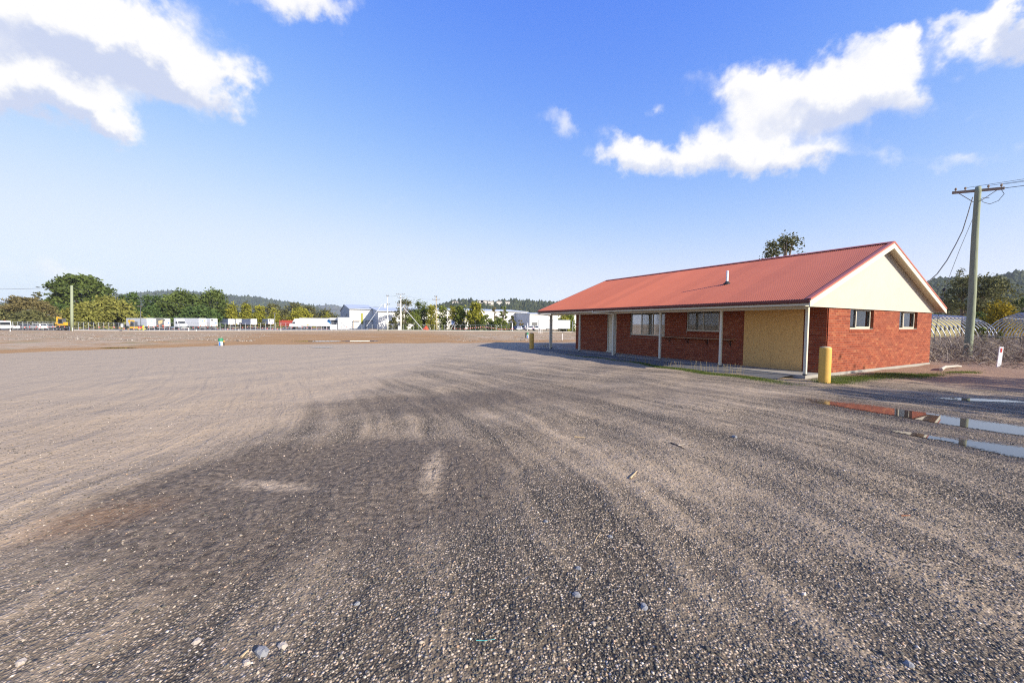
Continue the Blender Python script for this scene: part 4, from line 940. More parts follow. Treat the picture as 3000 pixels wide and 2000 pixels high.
# ================================================================== TREES
def leafmat(name, lo, hi, transl=0.25):
    mid_ = tuple((a+b)/2 for a, b in zip(lo, hi)); return attr_ramp(name, [(0, lo), (0.5, mid_), (1, hi)], 0.75, 0.2, transl=transl)
LM = {'pine': leafmat('leaf_pine', (0.045,0.070,0.014), (0.150,0.190,0.045)), 'dark': leafmat('leaf_dark', (0.035,0.065,0.016), (0.110,0.165,0.042)),
      'olive': leafmat('leaf_olive', (0.130,0.140,0.026), (0.31,0.29,0.070)), 'yellow': leafmat('leaf_yellow', (0.12,0.135,0.014), (0.38,0.35,0.045)),
      'gold': leafmat('leaf_gold', (0.16,0.13,0.010), (0.50,0.36,0.020)), 'gum': leafmat('leaf_gum', (0.060,0.068,0.026), (0.20,0.19,0.070)),
      'brown': leafmat('leaf_brown', (0.10,0.085,0.034), (0.25,0.20,0.080)), 'green': leafmat('leaf_green', (0.065,0.095,0.014), (0.22,0.25,0.050))}
BARK = plain('bark', (0.20,0.155,0.115), 0.9, var=0.35, scale=1.5)
def crown_points(shape, K):
    out = []
    while len(out) < K:
        z = random.random(); a = random.uniform(0, 6.283)
        if shape == 'round': r = math.sqrt(max(0.0, 1-(2*z-1)**2)); z = 0.12+0.88*z
        elif shape == 'mound': r = math.sqrt(max(0.0, 1-z*z))
        elif shape == 'cone': z = z**1.25; r = 1.02-z
        elif shape == 'column': r = (math.sin(math.pi*min(1, 0.18+0.82*z)))**0.6 if z < 0.98 else 0.1
        elif shape == 'umbrella': z = 0.32+0.68*z**0.75; r = math.sqrt(max(0.0, 1-((z-0.42)/0.60)**2)) if z > 0.42 else 0.75+0.25*(z-0.32)/0.1
        elif shape == 'gum': z = 0.35+0.65*z; r = math.sqrt(max(0.0, 1-((z-0.66)/0.36)**2))
        elif shape == 'flat': z = 0.62+0.38*z; r = math.sqrt(max(0.0, 1-((z-0.72)/0.30)**2))
        rr = r*math.sqrt(random.uniform(0.25, 1.0)); out.append((rr*math.cos(a), rr*math.sin(a), z))
    return out
def tree(name, label, px, Y, top, halfpx, shape, leaf, K=60, n=34, ls=1.0, cr=0.24, cat='tree', group=None, trunk=True, basepy=None, depth=1.0, open_=0.0, tr=1.0):
    b = base(px, Y); Z1 = at(px, top, Y).z; H = Z1-b.z; rad = halfpx*mpp(Y)
    t = thing(name, label, cat, tuple(b), group)
    cps = crown_points(shape, K); cl = rad*cr; CP = []; P = []; Cc = []
    flat = 0.45 if shape in ('umbrella', 'flat') else 0.8
    for (cx_, cy_, cz_) in cps:
        c = np.array((cx_*(rad-cl*0.6), cy_*(rad-cl*0.6)*depth, cz_*H - (cl*flat*0.5 if cz_ > 0.5 else 0))); CP.append(c)
        m_ = int(1.5*n*random.uniform(0.6, 1.3)); pos = rng.normal(0, 0.5, (m_, 3))*cl; pos[:, 2] *= flat
        s = (0.10+0.14*rng.random(m_))*ls*max(0.55, cl*0.5)
        u = rng.normal(0, 1, (m_, 3)); u /= np.linalg.norm(u, axis=1)[:, None]+1e-6
        v = np.cross(u, rng.normal(0, 1, (m_, 3))); v /= np.linalg.norm(v, axis=1)[:, None]+1e-6
        ctr = c + pos; ctr[:, 2] = np.maximum(ctr[:, 2], 0.1)
        u *= s[:, None]*1.5; v *= s[:, None]*0.8
        P.append(np.stack([ctr-u, ctr-v, ctr+u, ctr+v], 1)); Cc.append(np.clip(0.5*random.random()+0.5*rng.random(m_), 0, 1))
    link('crown', quads_mesh('crown', np.concatenate(P), LM[leaf], np.concatenate(Cc)), t)
    if trunk:
        mb = MB(); r0 = max(0.10, H*0.022)*tr; mb.tube([(0,0,-0.3),(rad*0.05,0,H*0.3),(-rad*0.04,rad*0.03,H*0.62),(0,0,H*0.85)], [r0*1.25,r0,r0*0.7,r0*0.25], 7)
        for c in CP[::max(1, K//12)]:
            z0 = min(H*0.55, max(H*0.15, c[2]-rad*0.5)); mb.tube([(0,0,z0),(c[0]*0.5,c[1]*0.5,(z0+c[2])/2),tuple(c)], [r0*0.45,r0*0.3,r0*0.1], 5, cap=False)
        mb.build('trunk', BARK, t, local=True)
    return t
LT = 'trees beyond the left fence'; RT = 'trees in front of the white sheds'
TREES = [
 ('gum_tree','spreading brown-green gum tree above the small white truck',30,150,897,62,'mound','gum',70,30,LT),
 ('gum_tree','flat-crowned brownish gum tree at the far left',72,140,869,46,'flat','brown',46,36,LT),
 ('gum_tree','slim gum with a tuft crown rising above the flat-crowned gum',112,150,856,18,'flat','gum',16,34,LT),
 ('gum_tree','bushy brown gum left of the big umbrella pine',128,135,884,44,'mound','brown',55,32,LT),
 ('shrub','dense scrub behind the parked grey utes',95,128,912,60,'mound','gum',60,30,LT),
 ('pine_tree','big dark umbrella pine standing behind the left timber pole',238,190,811,80,'umbrella','pine',120,46,LT),
 ('pine_tree','lower dark pine growing left of the olive wattle mound',172,165,889,40,'mound','dark',45,34,LT),
 ('wattle','rounded olive wattle mound right of the left timber pole',252,150,890,66,'mound','olive',95,42,LT),
 ('wattle','taller olive wattle mound sloping down to the white trailers',330,158,872,72,'mound','olive',110,42,LT),
 ('conifer','dark pointed conifer just right of the olive wattle',362,200,862,28,'cone','dark',50,30,LT),
 ('conifer','tallest dark pointed conifer over the first white trailer',393,195,856,32,'cone','dark',60,32,LT),
 ('conifer','dark pointed conifer second right of the tallest one',434,195,865,30,'cone','dark',55,30,LT),
 ('conifer','dark conifer touching the round pines over the trailers',462,190,862,32,'cone','dark',60,32,LT),
 ('shrub','low dark hedge of pine behind the white trailers',420,175,898,70,'mound','dark',70,30,LT),
 ('pine_tree','round dark pine with rusty cones, left of a pair',532,190,853,58,'round','pine',100,40,LT),
 ('pine_tree','round dark pine, taller right one of a pair',628,192,849,52,'round','pine',100,42,LT),
 ('shrub','dark undergrowth between the round pines and the trailers',585,172,900,70,'mound','dark',60,30,LT),
 ('conifer','yellow-green conifer at the left end of the bright hedge row',682,182,889,30,'cone','yellow',60,32,LT),
 ('conifer','yellow-green conifer second in the bright hedge row',722,182,892,30,'cone','yellow',60,32,LT),
 ('conifer','yellow-green conifer third in the bright hedge row',762,182,896,30,'cone','yellow',60,32,LT),
 ('conifer','yellow-green conifer at the right end of the bright hedge row',802,182,904,28,'cone','yellow',50,30,LT),
 ('gum_tree','grey-green gum peeping over the bright hedge row',730,230,879,22,'round','gum',26,34,LT),
 ('gum_tree','olive gum behind the light pole',805,235,889,36,'round','gum',50,34,LT),
 ('gum_tree','olive gum crown behind the red crates',855,240,885,40,'round','gum',55,34,LT),
 ('gum_tree','olive gum sloping towards the shed, above the long white trailer',905,245,896,36,'mound','gum',45,34,LT),
 ('gum_tree','low olive gum just left of the shed gable',955,250,908,40,'mound','gum',45,32,LT),
 ('conifer','wide yellow-green conifer behind the white prime mover',878,186,903,44,'mound','yellow',85,36,LT),
 ('conifer','small yellow-green conifer beside the shed gable',957,190,914,20,'mound','yellow',30,32,LT),
 ('gum_tree','loose grey-green gum behind the two concrete poles',1188,150,876,36,'round','gum',55,30,RT),
 ('shrub','low bushy shrub at the foot of the left concrete pole',1152,142,930,16,'mound','gum',22,30,RT),
 ('shrub','untidy undergrowth right of the second concrete pole',1210,140,915,32,'mound','green',40,30,RT),
 ('cypress','tallest dark cypress behind the orange wrapped heap',1226,148,877,13,'column','pine',34,32,RT),
 ('cypress','second dark cypress right of the tallest one',1243,150,884,12,'column','pine',30,32,RT),
 ('cypress','bright green cypress left of the timber pole with crossarm',1265,146,896,14,'column','yellow',36,32,RT),
 ('cypress','ragged cypress just right of the timber pole with crossarm',1298,148,893,15,'column','green',30,28,RT),
 ('cypress','pointed bright cypress behind the sign trestle',1326,146,890,11,'column','yellow',28,30,RT),
 ('cypress','broad dull green cypress right of the sign trestle',1349,146,898,18,'column','green',40,32,RT),
 ('cypress','bushy yellow-topped cypress before the second white shed',1394,142,891,21,'column','yellow',46,32,RT),
 ('gum_tree','half-dead grey tree with a leafy tip before the second shed',1449,142,900,14,'round','brown',14,16,RT),
 ('gum_tree','small round-headed tree beside the half-dead grey one',1475,142,897,12,'gum','green',20,28,RT),
 ('juniper','low spreading juniper at the left of the bunting line',1425,136,922,26,'mound','green',40,30,RT),
 ('juniper','low spreading juniper in the middle of the bunting line',1465,134,931,34,'mound','green',50,30,RT),
 ('shrub','dark bush left of the parked cars',1500,140,926,13,'mound','gum',24,30,RT),
 ('gum_tree','thin sparse small tree against the white shed wall',1525,146,932,12,'gum','brown',9,12,RT),
 ('shrub','rounded leafy shrub seen under the verandah left end',1652,120,922,14,'column','yellow',34,32,RT),
 ('shrub','taller green shrub beside the rounded one under the verandah',1669,122,918,14,'column','green',34,32,RT),
 ('gum_tree','eucalyptus crown rising above the red roof ridge',2292,52,684,66,'gum','gum',70,46,None),
 ('gum_tree','dark spreading gum behind the near power pole',2852,85,806,100,'umbrella','gum',110,40,None),
 ('gum_tree','sprig-topped part of the dark gum left of the near pole',2815,88,789,34,'gum','gum',26,34,None),
 ('shrub','dark bushes between the building gable and the near pole',2775,95,884,50,'mound','gum',60,34,None),
 ('wattle','golden flowering wattle right of the near pole',2925,66,884,60,'cone','gold',90,36,None),
 ('shrub','dark bush behind the right hoop house at the edge of view',2995,80,872,40,'mound','dark',60,34,None),
 ('shrub','dark green bush at the foot of the golden wattle',2868,70,915,34,'mound','dark',40,30,None),
 ('sapling','small bright green sapling in the brush right of the near pole',2878,40,955,12,'mound','green',12,24,None),
 ('sapling','bright green sapling near the right hoop house',2932,44,962,10,'mound','green',10,24,None),
]
for (nm, lab, px, Y, top, hp, shp, leaf, K, n, grp) in TREES:
    if shp == 'column': hp *= 1.25; K = int(K*1.2)
    tree(nm, lab, px, Y, top, hp, shp, leaf, K, n, group=grp, trunk=shp not in ('mound',) or Y > 60, cr=0.55 if shp == 'column' else (0.36 if shp == 'cone' else 0.24), ls=2.0 if Y > 100 else 1.15,
         cat='shrub' if nm in ('shrub','juniper','sapling') else 'tree')
# two broad trees standing to the right of the camera; their shade lies across the drive
for (x, y, H, r, lab) in ((23.5, -0.8, 8.0, 2.2, 'broad gum outside the view whose shade crosses the puddle'), (28.6, 1.8, 8.6, 3.2, 'second broad gum outside the view shading the drive'), (25.0, -1.6, 7.0, 2.6, 'lower gum outside the view beside the broad gum')):
    t = thing('gum_tree', lab, 'tree', (x, y, 0), 'trees standing right of the view')
    P, Cc = [], []
    for (cx_, cy_, cz_) in crown_points('umbrella', 60):
        c = np.array((cx_*r, cy_*r, cz_*H)); m_ = 60; ctr = c+rng.normal(0,.42,(m_,3)); u = rng.normal(0,1,(m_,3)); v = np.cross(u, rng.normal(0,1,(m_,3)))
        u /= np.linalg.norm(u,axis=1)[:,None]; v /= np.linalg.norm(v,axis=1)[:,None]; P.append(np.stack([ctr-u*.16, ctr-v*.09, ctr+u*.16, ctr+v*.09],1)); Cc.append(rng.random(m_))
    link('crown', quads_mesh('crown', np.concatenate(P), LM['gum'], np.concatenate(Cc)), t)
    mb = MB(); mb.tube([(0,0,-.3),(.1,0,H*.35),(0,.1,H*.8)], [.28,.22,.08], 8); mb.build('trunk', BARK, t, local=True)

# ================================================================== HILLS
def hillmat(name, lo, hi, clear=None, scale=0.05):
    m, nt, b = new_mat(name); P = nt.n('ShaderNodeNewGeometry').outputs['Position']
    f = nt.noise(P, scale, 5, 0.7); c = nt.mix(f, lo, hi)
    if clear: c = nt.mix(nt.ss(nt.noise(P, clear[1], 4, 0.55), clear[2], clear[2]+0.06), c, clear[0])
    nt.set(b.inputs['Base Color'], c); b.inputs['Roughness'].default_value = 1.0; b.inputs['Specular IOR Level'].default_value = 0.0
    nt.set(b.inputs['Normal'], nt.bump(nt.noise(P, scale*2.2, 4, 0.7), 1.0, 6.0)); return m
def hill(name, label, prof, D, front, mat, treemat, ntree, th, tw, clear_px=None):
    """ridge line given as picture points at depth D; the slope falls to the plain at depth front*D and behind"""
    prof = [(px, py) for px, py in prof]; nrow = 15; xs = np.linspace(prof[0][0], prof[-1][0], 130)
    ys = np.interp(xs, [p[0] for p in prof], [p[1] for p in prof]); V = []; NX = len(xs); grid = []
    for k in range(nrow):
        t = k/(nrow-1)
        for px, py in zip(xs, ys):
            r = at(px, py, D); zb = -4.0; h = max(r.z - zb, 3.0)
            if t <= 0.75: s = t/0.75; prof_h = s**0.85*(1-0.12*math.sin(3.14*s)); dd = front + (1-front)*s
            else: s = (t-0.75)/0.25; prof_h = 1-0.8*s; dd = 1+0.4*s
            bump = 0.05*h*math.sin(px*0.021+k*1.3)*math.sin(px*0.009+k*0.7)*(1 if 0 < t < 0.74 else 0)
            V.append((r.x*dd, r.y*dd, zb + h*prof_h + bump))
    F = [(k*NX+i, k*NX+i+1, (k+1)*NX+i+1, (k+1)*NX+i) for k in range(nrow-1) for i in range(NX-1)]
    V = np.array(V); o = link(name, idx_mesh(name, V, np.array(F), mat, smooth=True)); tag(o, kind='structure')
    G = V.reshape(nrow, NX, 3); kk = rng.random(ntree)*(nrow-1)*0.80; ii_ = rng.random(ntree)*(NX-1.001); kk[:ntree//5] = (nrow-1)*0.75 + rng.normal(0, .12, ntree//5)
    k0 = np.clip(kk.astype(int), 0, nrow-2); i0 = ii_.astype(int); fk = (kk-k0)[:, None]; fi = (ii_-i0)[:, None]
    P = (G[k0, i0]*(1-fi)+G[k0, i0+1]*fi)*(1-fk) + (G[k0+1, i0]*(1-fi)+G[k0+1, i0+1]*fi)*fk
    if clear_px:
        keep = np.ones(ntree, bool)
        for j in range(ntree):
            q = CAMROT.transposed() @ (Vector(P[j])-Vector((0,0,HC))); X = 1500+FPX*q.x/-q.z; Yp = 1000-FPX*q.y/-q.z
            for (cx_, cy_, rx, ry) in clear_px:
                if ((X-cx_)/rx)**2+((Yp-cy_)/ry)**2 < 1 and random.random() < 0.9: keep[j] = False
        P = P[keep]
    n = len(P); base_ = np.array([(1,0,.35),(0,1,.35),(-1,0,.35),(0,-1,.35),(0,0,1),(.5,.5,0),(-.5,.5,0),(-.5,-.5,0),(.5,-.5,0)], float)
    F0 = np.array([(0,1,4),(1,2,4),(2,3,4),(3,0,4),(0,5,1),(1,6,2),(2,7,3),(3,8,0)])
    VV = np.repeat(base_[None], n, 0)*(0.7+0.6*rng.random((n,9,1))); sc = np.stack([tw*(.6+.8*rng.random(n))]*2+[th*(.55+.9*rng.random(n))],1)
    VV = VV*sc[:,None,:] + P[:,None,:] - np.array([0,0,th*0.15]); FF = (np.arange(n)[:,None,None]*9+F0[None]).reshape(-1,3)
    f = link('forest', idx_mesh('forest', VV.reshape(-1,3), FF, treemat, np.repeat(rng.random(n),8))); tag(f, label, 'forest', kind='stuff'); return o, G
FOR1 = leafmat('forest_far', (0.020,0.034,0.018), (0.055,0.072,0.030), 0.1); FOR2 = leafmat('forest_mid', (0.022,0.036,0.016), (0.070,0.080,0.030), 0.1)
hill('hills_left', 'dense forest covering the long hazy hill on the left', [(-700,905),(-300,882),(0,887),(60,885),(130,881),(165,879),(240,868),(318,862),(366,859),(406,855),(503,853),(585,856),(656,864),(699,868),(742,868),(802,876),(848,886),(887,892),(919,898),(943,907),(965,918),(1010,935)], 2600, 0.62, hillmat('hill_left', (0.030,0.045,0.022),(0.060,0.072,0.034), scale=0.02), FOR1, 9000, 16, 8)
hill('mountain_far', 'bushland on the far blue mountain', [(800,925),(880,905),(914,896),(930,893),(945,893),(958,890),(972,891),(980,890),(989,895),(1006,898),(1040,915),(1100,940)], 5200, 0.8, hillmat('mountain', (0.055,0.060,0.05),(0.09,0.09,0.075), scale=0.004), FOR1, 1200, 16, 12)
_, GC = hill('hill_middle', 'trees covering the middle hill behind the sheds', [(1180,945),(1240,918),(1270,904),(1281,898),(1325,887),(1366,880),(1400,879),(1412,877),(1433,880),(1476,883),(1514,887),(1536,886),(1573,890),(1603,892),(1640,888),(1750,880),(1900,875),(2200,880)], 1250, 0.6, hillmat('hill_mid', (0.035,0.048,0.020),(0.075,0.080,0.035),((0.20,0.19,0.075),0.006,0.50), scale=0.03), FOR2, 6000, 12, 6, [(1420,890,38,7),(1440,896,30,6)])
hill('hill_right', 'dark bushland covering the hill on the right', [(2300,905),(2500,862),(2650,836),(2716,826),(2750,822),(2820,817),(2887,812),(2929,802),(3000,797),(3100,788),(3400,770),(3900,800)], 900, 0.45, hillmat('hill_right', (0.022,0.034,0.012),(0.055,0.065,0.024), scale=0.04), FOR2, 9000, 10, 6)
HW = plain('house_wall_far', (0.62,0.57,0.50), 0.8, var=0.2, scale=0.05); HR = plain('house_roof_far', (0.30,0.26,0.24), 0.7, var=0.2, scale=0.05)
ORD = ['first', 'second', 'third', 'fourth', 'fifth', 'sixth', 'seventh', 'eighth', 'ninth', 'tenth']
for kh, (px, py, s) in enumerate(sorted(((1334,887.5,1.0),(1346,892,1.3),(1381,895,1.5),(1408,885,1.1),(1419,885,1.3),(1436,887,1.2),(1412,892,1.3),(1427,893,1.4),(1463,887,1.0),(1487,888,1.0)))):
    p = at(px, py, 1150); t = thing('hill_house', 'tiny pale house on the middle hill, '+ORD[kh]+' from the left of ten', 'house', tuple(p), 'houses on the middle hill')
    L = 8*s; mb = MB(); mb.box(-L,L,-4,4,-6,3); mb.build('wall', HW, t, local=True)
    mb = MB(); mb.prism([(-L-.5,3.02),(L+.5,3.02),(L-1,5.2),(-L+1,5.2)], -4.5, 4.5); mb.build('roof', HR, t, local=True)

# ================================================================== SHEDS
SHW_ = plain('shed_white_steel', (0.78,0.77,0.74), 0.5, var=0.04, scale=0.3); SHSHADE = plain('shed_shaded_steel', (0.30,0.36,0.44), 0.5, var=0.05, scale=0.3); SHR = plain('shed_roof_steel', (0.50,0.53,0.57), 0.4, var=0.1, scale=0.2, metal=0.2)  # blue-grey is the white steel with end-wall shade put into its colour
S0 = base(1024.5, 165.0); S0.z = 0
def spt(px, off=0.0):
    """point where the picture column px meets the shed front line moved forward by off"""
    d = ray(px, 940); d = Vector((d.x, d.y)); o = S0 - E1*off
    # o + E2V*s = d*t
    A = np.array([[d.x, -E2V.x],[d.y, -E2V.y]]); t, s = np.linalg.solve(A, np.array([o.x, o.y])); return Vector((d.x*t, d.y*t, 0)), s
def shed_block(name, label, pxa, pxb, off, depth, zt, zb=-2.2, gable=False, wallm=SHW_, extra=None, ridge=2.6):
    a, sa = spt(pxa, off); b_, sb = spt(pxb, off); L = sb-sa
    t = thing(name, label, 'building', (a.x, a.y, zb), 'white industrial sheds')
    T = lambda s, d, z: a + E2V*s + E1*d + Vector((0,0,z)) - Vector((0,0,zb)) + Vector((0,0,zb))
    mb = MB(T); mb.face([(0,0,zb),(L,0,zb),(L,0,zt),(0,0,zt)]); mb.build('wall', wallm, t); mb = MB(T); mb.face([(0,depth,zb),(L,depth,zb),(L,depth,zt),(0,depth,zt)]); mb.build('back_wall', wallm, t)
    for s_, m_ in ((0, SHSHADE), (L, wallm)):
        mb = MB(T); mb.face([(s_,0,zb),(s_,depth,zb),(s_,depth,zt),(s_,depth/2,zt+ridge),(s_,0,zt)]); mb.build('end_wall', m_, t)
    mb = MB(T)
    for d0, d1, z0, z1 in ((-0.4,depth/2,zt+0.05,zt+ridge+0.08),(depth+0.4,depth/2,zt+0.05,zt+ridge+0.08)):
        mb.hexa([(-0.3,d0,z0),(L+0.3,d0,z0),(L+0.3,d1,z1),(-0.3,d1,z1),(-0.3,d0,z0+0.12),(L+0.3,d0,z0+0.12),(L+0.3,d1,z1+0.12),(-0.3,d1,z1+0.12)])
    mb.build('roof', SHR, t)
    n = max(1, int(L/9))
    mb = MB(T)
    for i in range(1, n): mb.box(L*i/n-0.06, L*i/n+0.06, -0.05, -0.002, zb, zt)
    if n > 1: mb.build('wall_joint', MIDG, t)
    mb = MB(T); mb.box(-0.3, L+0.3, -0.62, -0.42, zt-0.12, zt+0.10); mb.build('gutter', MIDG, t)
    return t, T, L
t1, T1, L1 = shed_block('warehouse', 'white steel shed with a gable end coloured blue-grey as shade behind the long white trailer', 1024.5, 1098, 0, 44, at(1024.5,905,165).z, ridge=2.6)
mb = MB(T1); mb.box(4.5,5.3,-0.25,-0.003,1.0,5.6); mb.build('wall_strip', plain('olive_strip',(0.30,0.29,0.05),0.6), t1)
for s in (1.2, 6.2):
    mb = MB(T1); mb.box(s,s+0.25,-1.0,-0.7,-2.0,2.2); mb.box(s,s+3.0,-1.0,-0.7,2.2,2.45); mb.build('door_guard', OLDW, t1)
mb = MB(T1)
for k_ in range(3): mb.hexa([(-0.06,10+k_*2.5,5.6-k_*0.2),(-0.06,12+k_*2.5,4.4-k_*0.2),(-0.02,12+k_*2.5,4.3-k_*0.2),(-0.02,10+k_*2.5,5.5-k_*0.2),(-0.06,10.3+k_*2.5,5.6-k_*0.2),(-0.06,12.3+k_*2.5,4.4-k_*0.2),(-0.02,12.3+k_*2.5,4.3-k_*0.2),(-0.02,10.3+k_*2.5,5.5-k_*0.2)])
mb.build('wall_marking', DARKG, t1)
t2, T2, L2 = shed_block('warehouse', 'white shed block stepping forward behind the concrete poles', 1108, 1262, 14, 40, at(1108,910,150).z, ridge=2.0)
for s in (6.5, 9.0, 14.0): 
    f = MB(T2); f.box(s,s+1.6,-0.08,-0.003,-1.2,1.2); f = f.build('window', DARKG, t2); p = MB(T2); p.box(s+0.2,s+1.4,-0.11,-0.081,-0.9,0.9); p.build('pane', GLASSD, f)
t3, T3, L3 = shed_block('warehouse', 'long white shed behind the row of cypress trees', 1264, 1545, 8, 40, at(1400,914,185).z+0.6, ridge=1.4)
t4, T4, L4 = shed_block('warehouse', 'white shed with a dark doorway behind the parked cars', 1552, 1800, 22, 40, at(1560,917,165).z, ridge=1.0)
for (a_, b2_, z0, z1) in ((1.2,4.0,-1.4,2.2),(9.2,11.2,-1.6,2.6)):
    f = MB(T4); f.box(a_-0.3,b2_+0.3,-0.10,-0.003,z0-0.1,z1+0.3); f = f.build('doorway', MIDG, t4); p = MB(T4); p.box(a_,b2_,-0.14,-0.101,z0,z1); p.build('door_panel', DARKG, f)
t = thing('loading_dock', 'tall white box annex at the foot of the shed gable', 'building', tuple(base(1007,150)))
mb = MB(); mb.box(-1.6,1.6,-1.5,1.5,0,4.5); mb.build('wall', SHW_, t, local=True); mb = MB(); mb.box(-1.75,1.75,-1.65,1.65,4.5,4.62); mb.build('roof', SHR, t, local=True)
mb = MB(); mb.box(-5.2,-1.62,-0.4,1.4,3.5,4.3); mb.build('canopy', SHW_, t, local=True); mb = MB(); mb.box(-4.8,-1.62,0.2,1.3,0.0,3.49); mb.build('dark_bay', DARKG, t, local=True); mb = MB(); mb.hexa([(-1.4,-1.56,4.0),(-1.3,-1.56,4.0),(1.4,-1.56,0.9),(1.3,-1.56,0.9),(-1.4,-1.52,4.0),(-1.3,-1.52,4.0),(1.4,-1.52,0.9),(1.3,-1.52,0.9)]); mb.build('brace', MIDG, t, local=True)
# olive cabin behind the left hoop house
CABM = plain('olive_boards', (0.27,0.235,0.10), 0.7, var=0.1, scale=0.6)
c0 = base(2730, 78); c1 = base(2815, 80); zt = at(2770, 931, 78).z
t = thing('cabin', 'olive-yellow cabin with small dark windows behind the left hoop house', 'building', tuple(c0)); dd = (c1-c0); dd.z = 0; L = dd.length; dd.normalize(); nn = Vector((-dd.y, dd.x, 0))
T = lambda s, d, z: c0 + dd*s + nn*d + Vector((0,0,z))
mb = MB(T); mb.box(0,L,0,5,-0.3,zt-c0.z); mb.build('wall', CABM, t); mb = MB(T); mb.box(-0.3,L+0.3,-0.3,5.3,zt-c0.z+0.003,zt-c0.z+0.2); mb.build('roof', CREAM, t)
for k_ in range(6):
    f = MB(T); s = L*(0.12+0.15*k_); f.box(s,s+0.45,-0.05,-0.003,1.3,2.4); f = f.build('window', DARKG, t); p = MB(T); p.box(s+0.05,s+0.40,-0.07,-0.051,1.35,2.35); p.build('pane', GLASSD, f)

# ================================================================== ROAD, KERB, FENCE
ASF = plain('road_asphalt', (0.11,0.11,0.115), 0.9, var=0.2, scale=0.3); KERBM = plain('kerb_concrete', (0.52,0.49,0.45), 0.85, var=0.15, scale=0.5)
def strip(name, pts, mat, dz, width):
    V, F = [], []
    for i, (px, Y) in enumerate(pts):
        for w in (0, width):
            d = ray(px, 950); x = d.x*(Y+w)/d.y; V.append((x, Y+w, ground_z(x, Y+w)+dz))
    for i in range(len(pts)-1): F.append((2*i, 2*i+2, 2*i+3, 2*i+1))
    mb = MB(); mb.V = V; mb.F = F; mb.C = [None]*len(F); return tag(mb.build(name, mat), kind='structure')
pxs = list(range(-120, 1120, 40))
strip('road', [(p, 99.0+p*0.012) for p in pxs], ASF, 0.02, 60)
def kerb(pxs, Yf):
    mb = MB()
    for a, b2 in zip(pxs, pxs[1:]):
        p, q = base(a, Yf(a)), base(b2, Yf(b2)); n = Vector((0,0.3,0)); u = Vector((0,0,0.16)); dn = Vector((0,0,-0.1)); mb.hexa([p+dn, q+dn, q+n+dn, p+n+dn, p+u, q+u, q+n+u, p+n+u])
    return tag(mb.build('kerb', KERBM), kind='structure')
kerb(list(range(205, 1110, 30)), lambda p: 98.0+p*0.012)
kerb(list(range(1110, 1700, 30)), lambda p: 112.0)
GRS = plain('verge_grass', (0.15,0.16,0.05), 0.95, var=0.3, scale=0.4); strip('grass_verge', [(p, 113.0) for p in range(1105, 1720, 40)], GRS, 0.03, 24)
def mesh_fence(label, pxs, Yf, H, npost):
    p0 = base(pxs[0], Yf(pxs[0])); t = thing('wire_fence', label, 'fence', tuple(p0), 'wire mesh fences')
    pp = [base(p, Yf(p)) for p in np.linspace(pxs[0], pxs[1], npost)]
    for i, q in enumerate(pp): mb = MB(); mb.tube([q, q+Vector((0,0,H))], 0.045, 6); mb.build('post', GREYST, t)
    mb = MB(); mb.tube([q+Vector((0,0,H)) for q in pp], 0.028, 5); mb.tube([q+Vector((0,0,H*0.08)) for q in pp], 0.02, 5); mb.build('rail', GREYST, t)
    mb = MB()
    for k_ in range(1, 10): mb.tube([q+Vector((0,0,H*k_/10)) for q in pp], 0.0035, 3, cap=False)
    for a, b2 in zip(pp, pp[1:]):
        for j in range(1, 8): c = a+(b2-a)*j/8; mb.tube([c, c+Vector((0,0,H))], 0.0035, 3, cap=False)
    tag(mb.build('wire_mesh', GREYST, t), kind='stuff'); return t
mesh_fence('long temporary wire mesh fence in front of the trucks and trailers', (37, 1030), lambda p: 101.0+p*0.014, 2.15, 68)
mesh_fence('low wire mesh fence before the cypress trees', (1060, 1500), lambda p: 128.0, 1.8, 30)
FLAGR = plain('flag_red', (0.70,0.06,0.025), 0.6, var=0.1); FLAGW = plain('flag_white', (0.80,0.72,0.68), 0.6)
def bunting(label, px0, px1, Yf, zf, step):
    t = thing('bunting', label, 'bunting', tuple(base(px0, Yf(px0))), 'strings of red safety flags'); pts = []; px = px0
    while px <= px1:
        q = base(px, Yf(px)); q.z += zf(px); pts.append(q); px += step
    mb = MB(); mb.tube(pts, 0.008, 4); mb.build('rope', FLAGW, t)
    mr = MB(); mr.prism([(-0.17,0.0),(0.17,0.0),(0.02,-0.34)], -0.006, 0.006); mr = mr.mesh('flag', FLAGR); mw = MB(); mw.prism([(-0.07,-0.05),(0.07,-0.05),(0.0,-0.20)], -0.011, -0.007); mw = mw.mesh('flag_centre', FLAGW)
    for q in pts:
        f = link('flag', mr, t, q-Vector(t.location)); f.rotation_euler = (random.uniform(-.5,.5), random.uniform(-.4,.4), random.uniform(-.6,.6)); link('flag_centre', mw, f)
bunting('string of red and white flags along the long fence', 0, 1050, lambda p: 100.2+p*0.014, lambda p: 0.85+0.28*math.sin(p*0.045), 14.5)
bunting('string of red and white flags along the junipers', 1330, 1505, lambda p: 124.0, lambda p: 0.95+0.3*math.sin(p*0.05), 6.0)

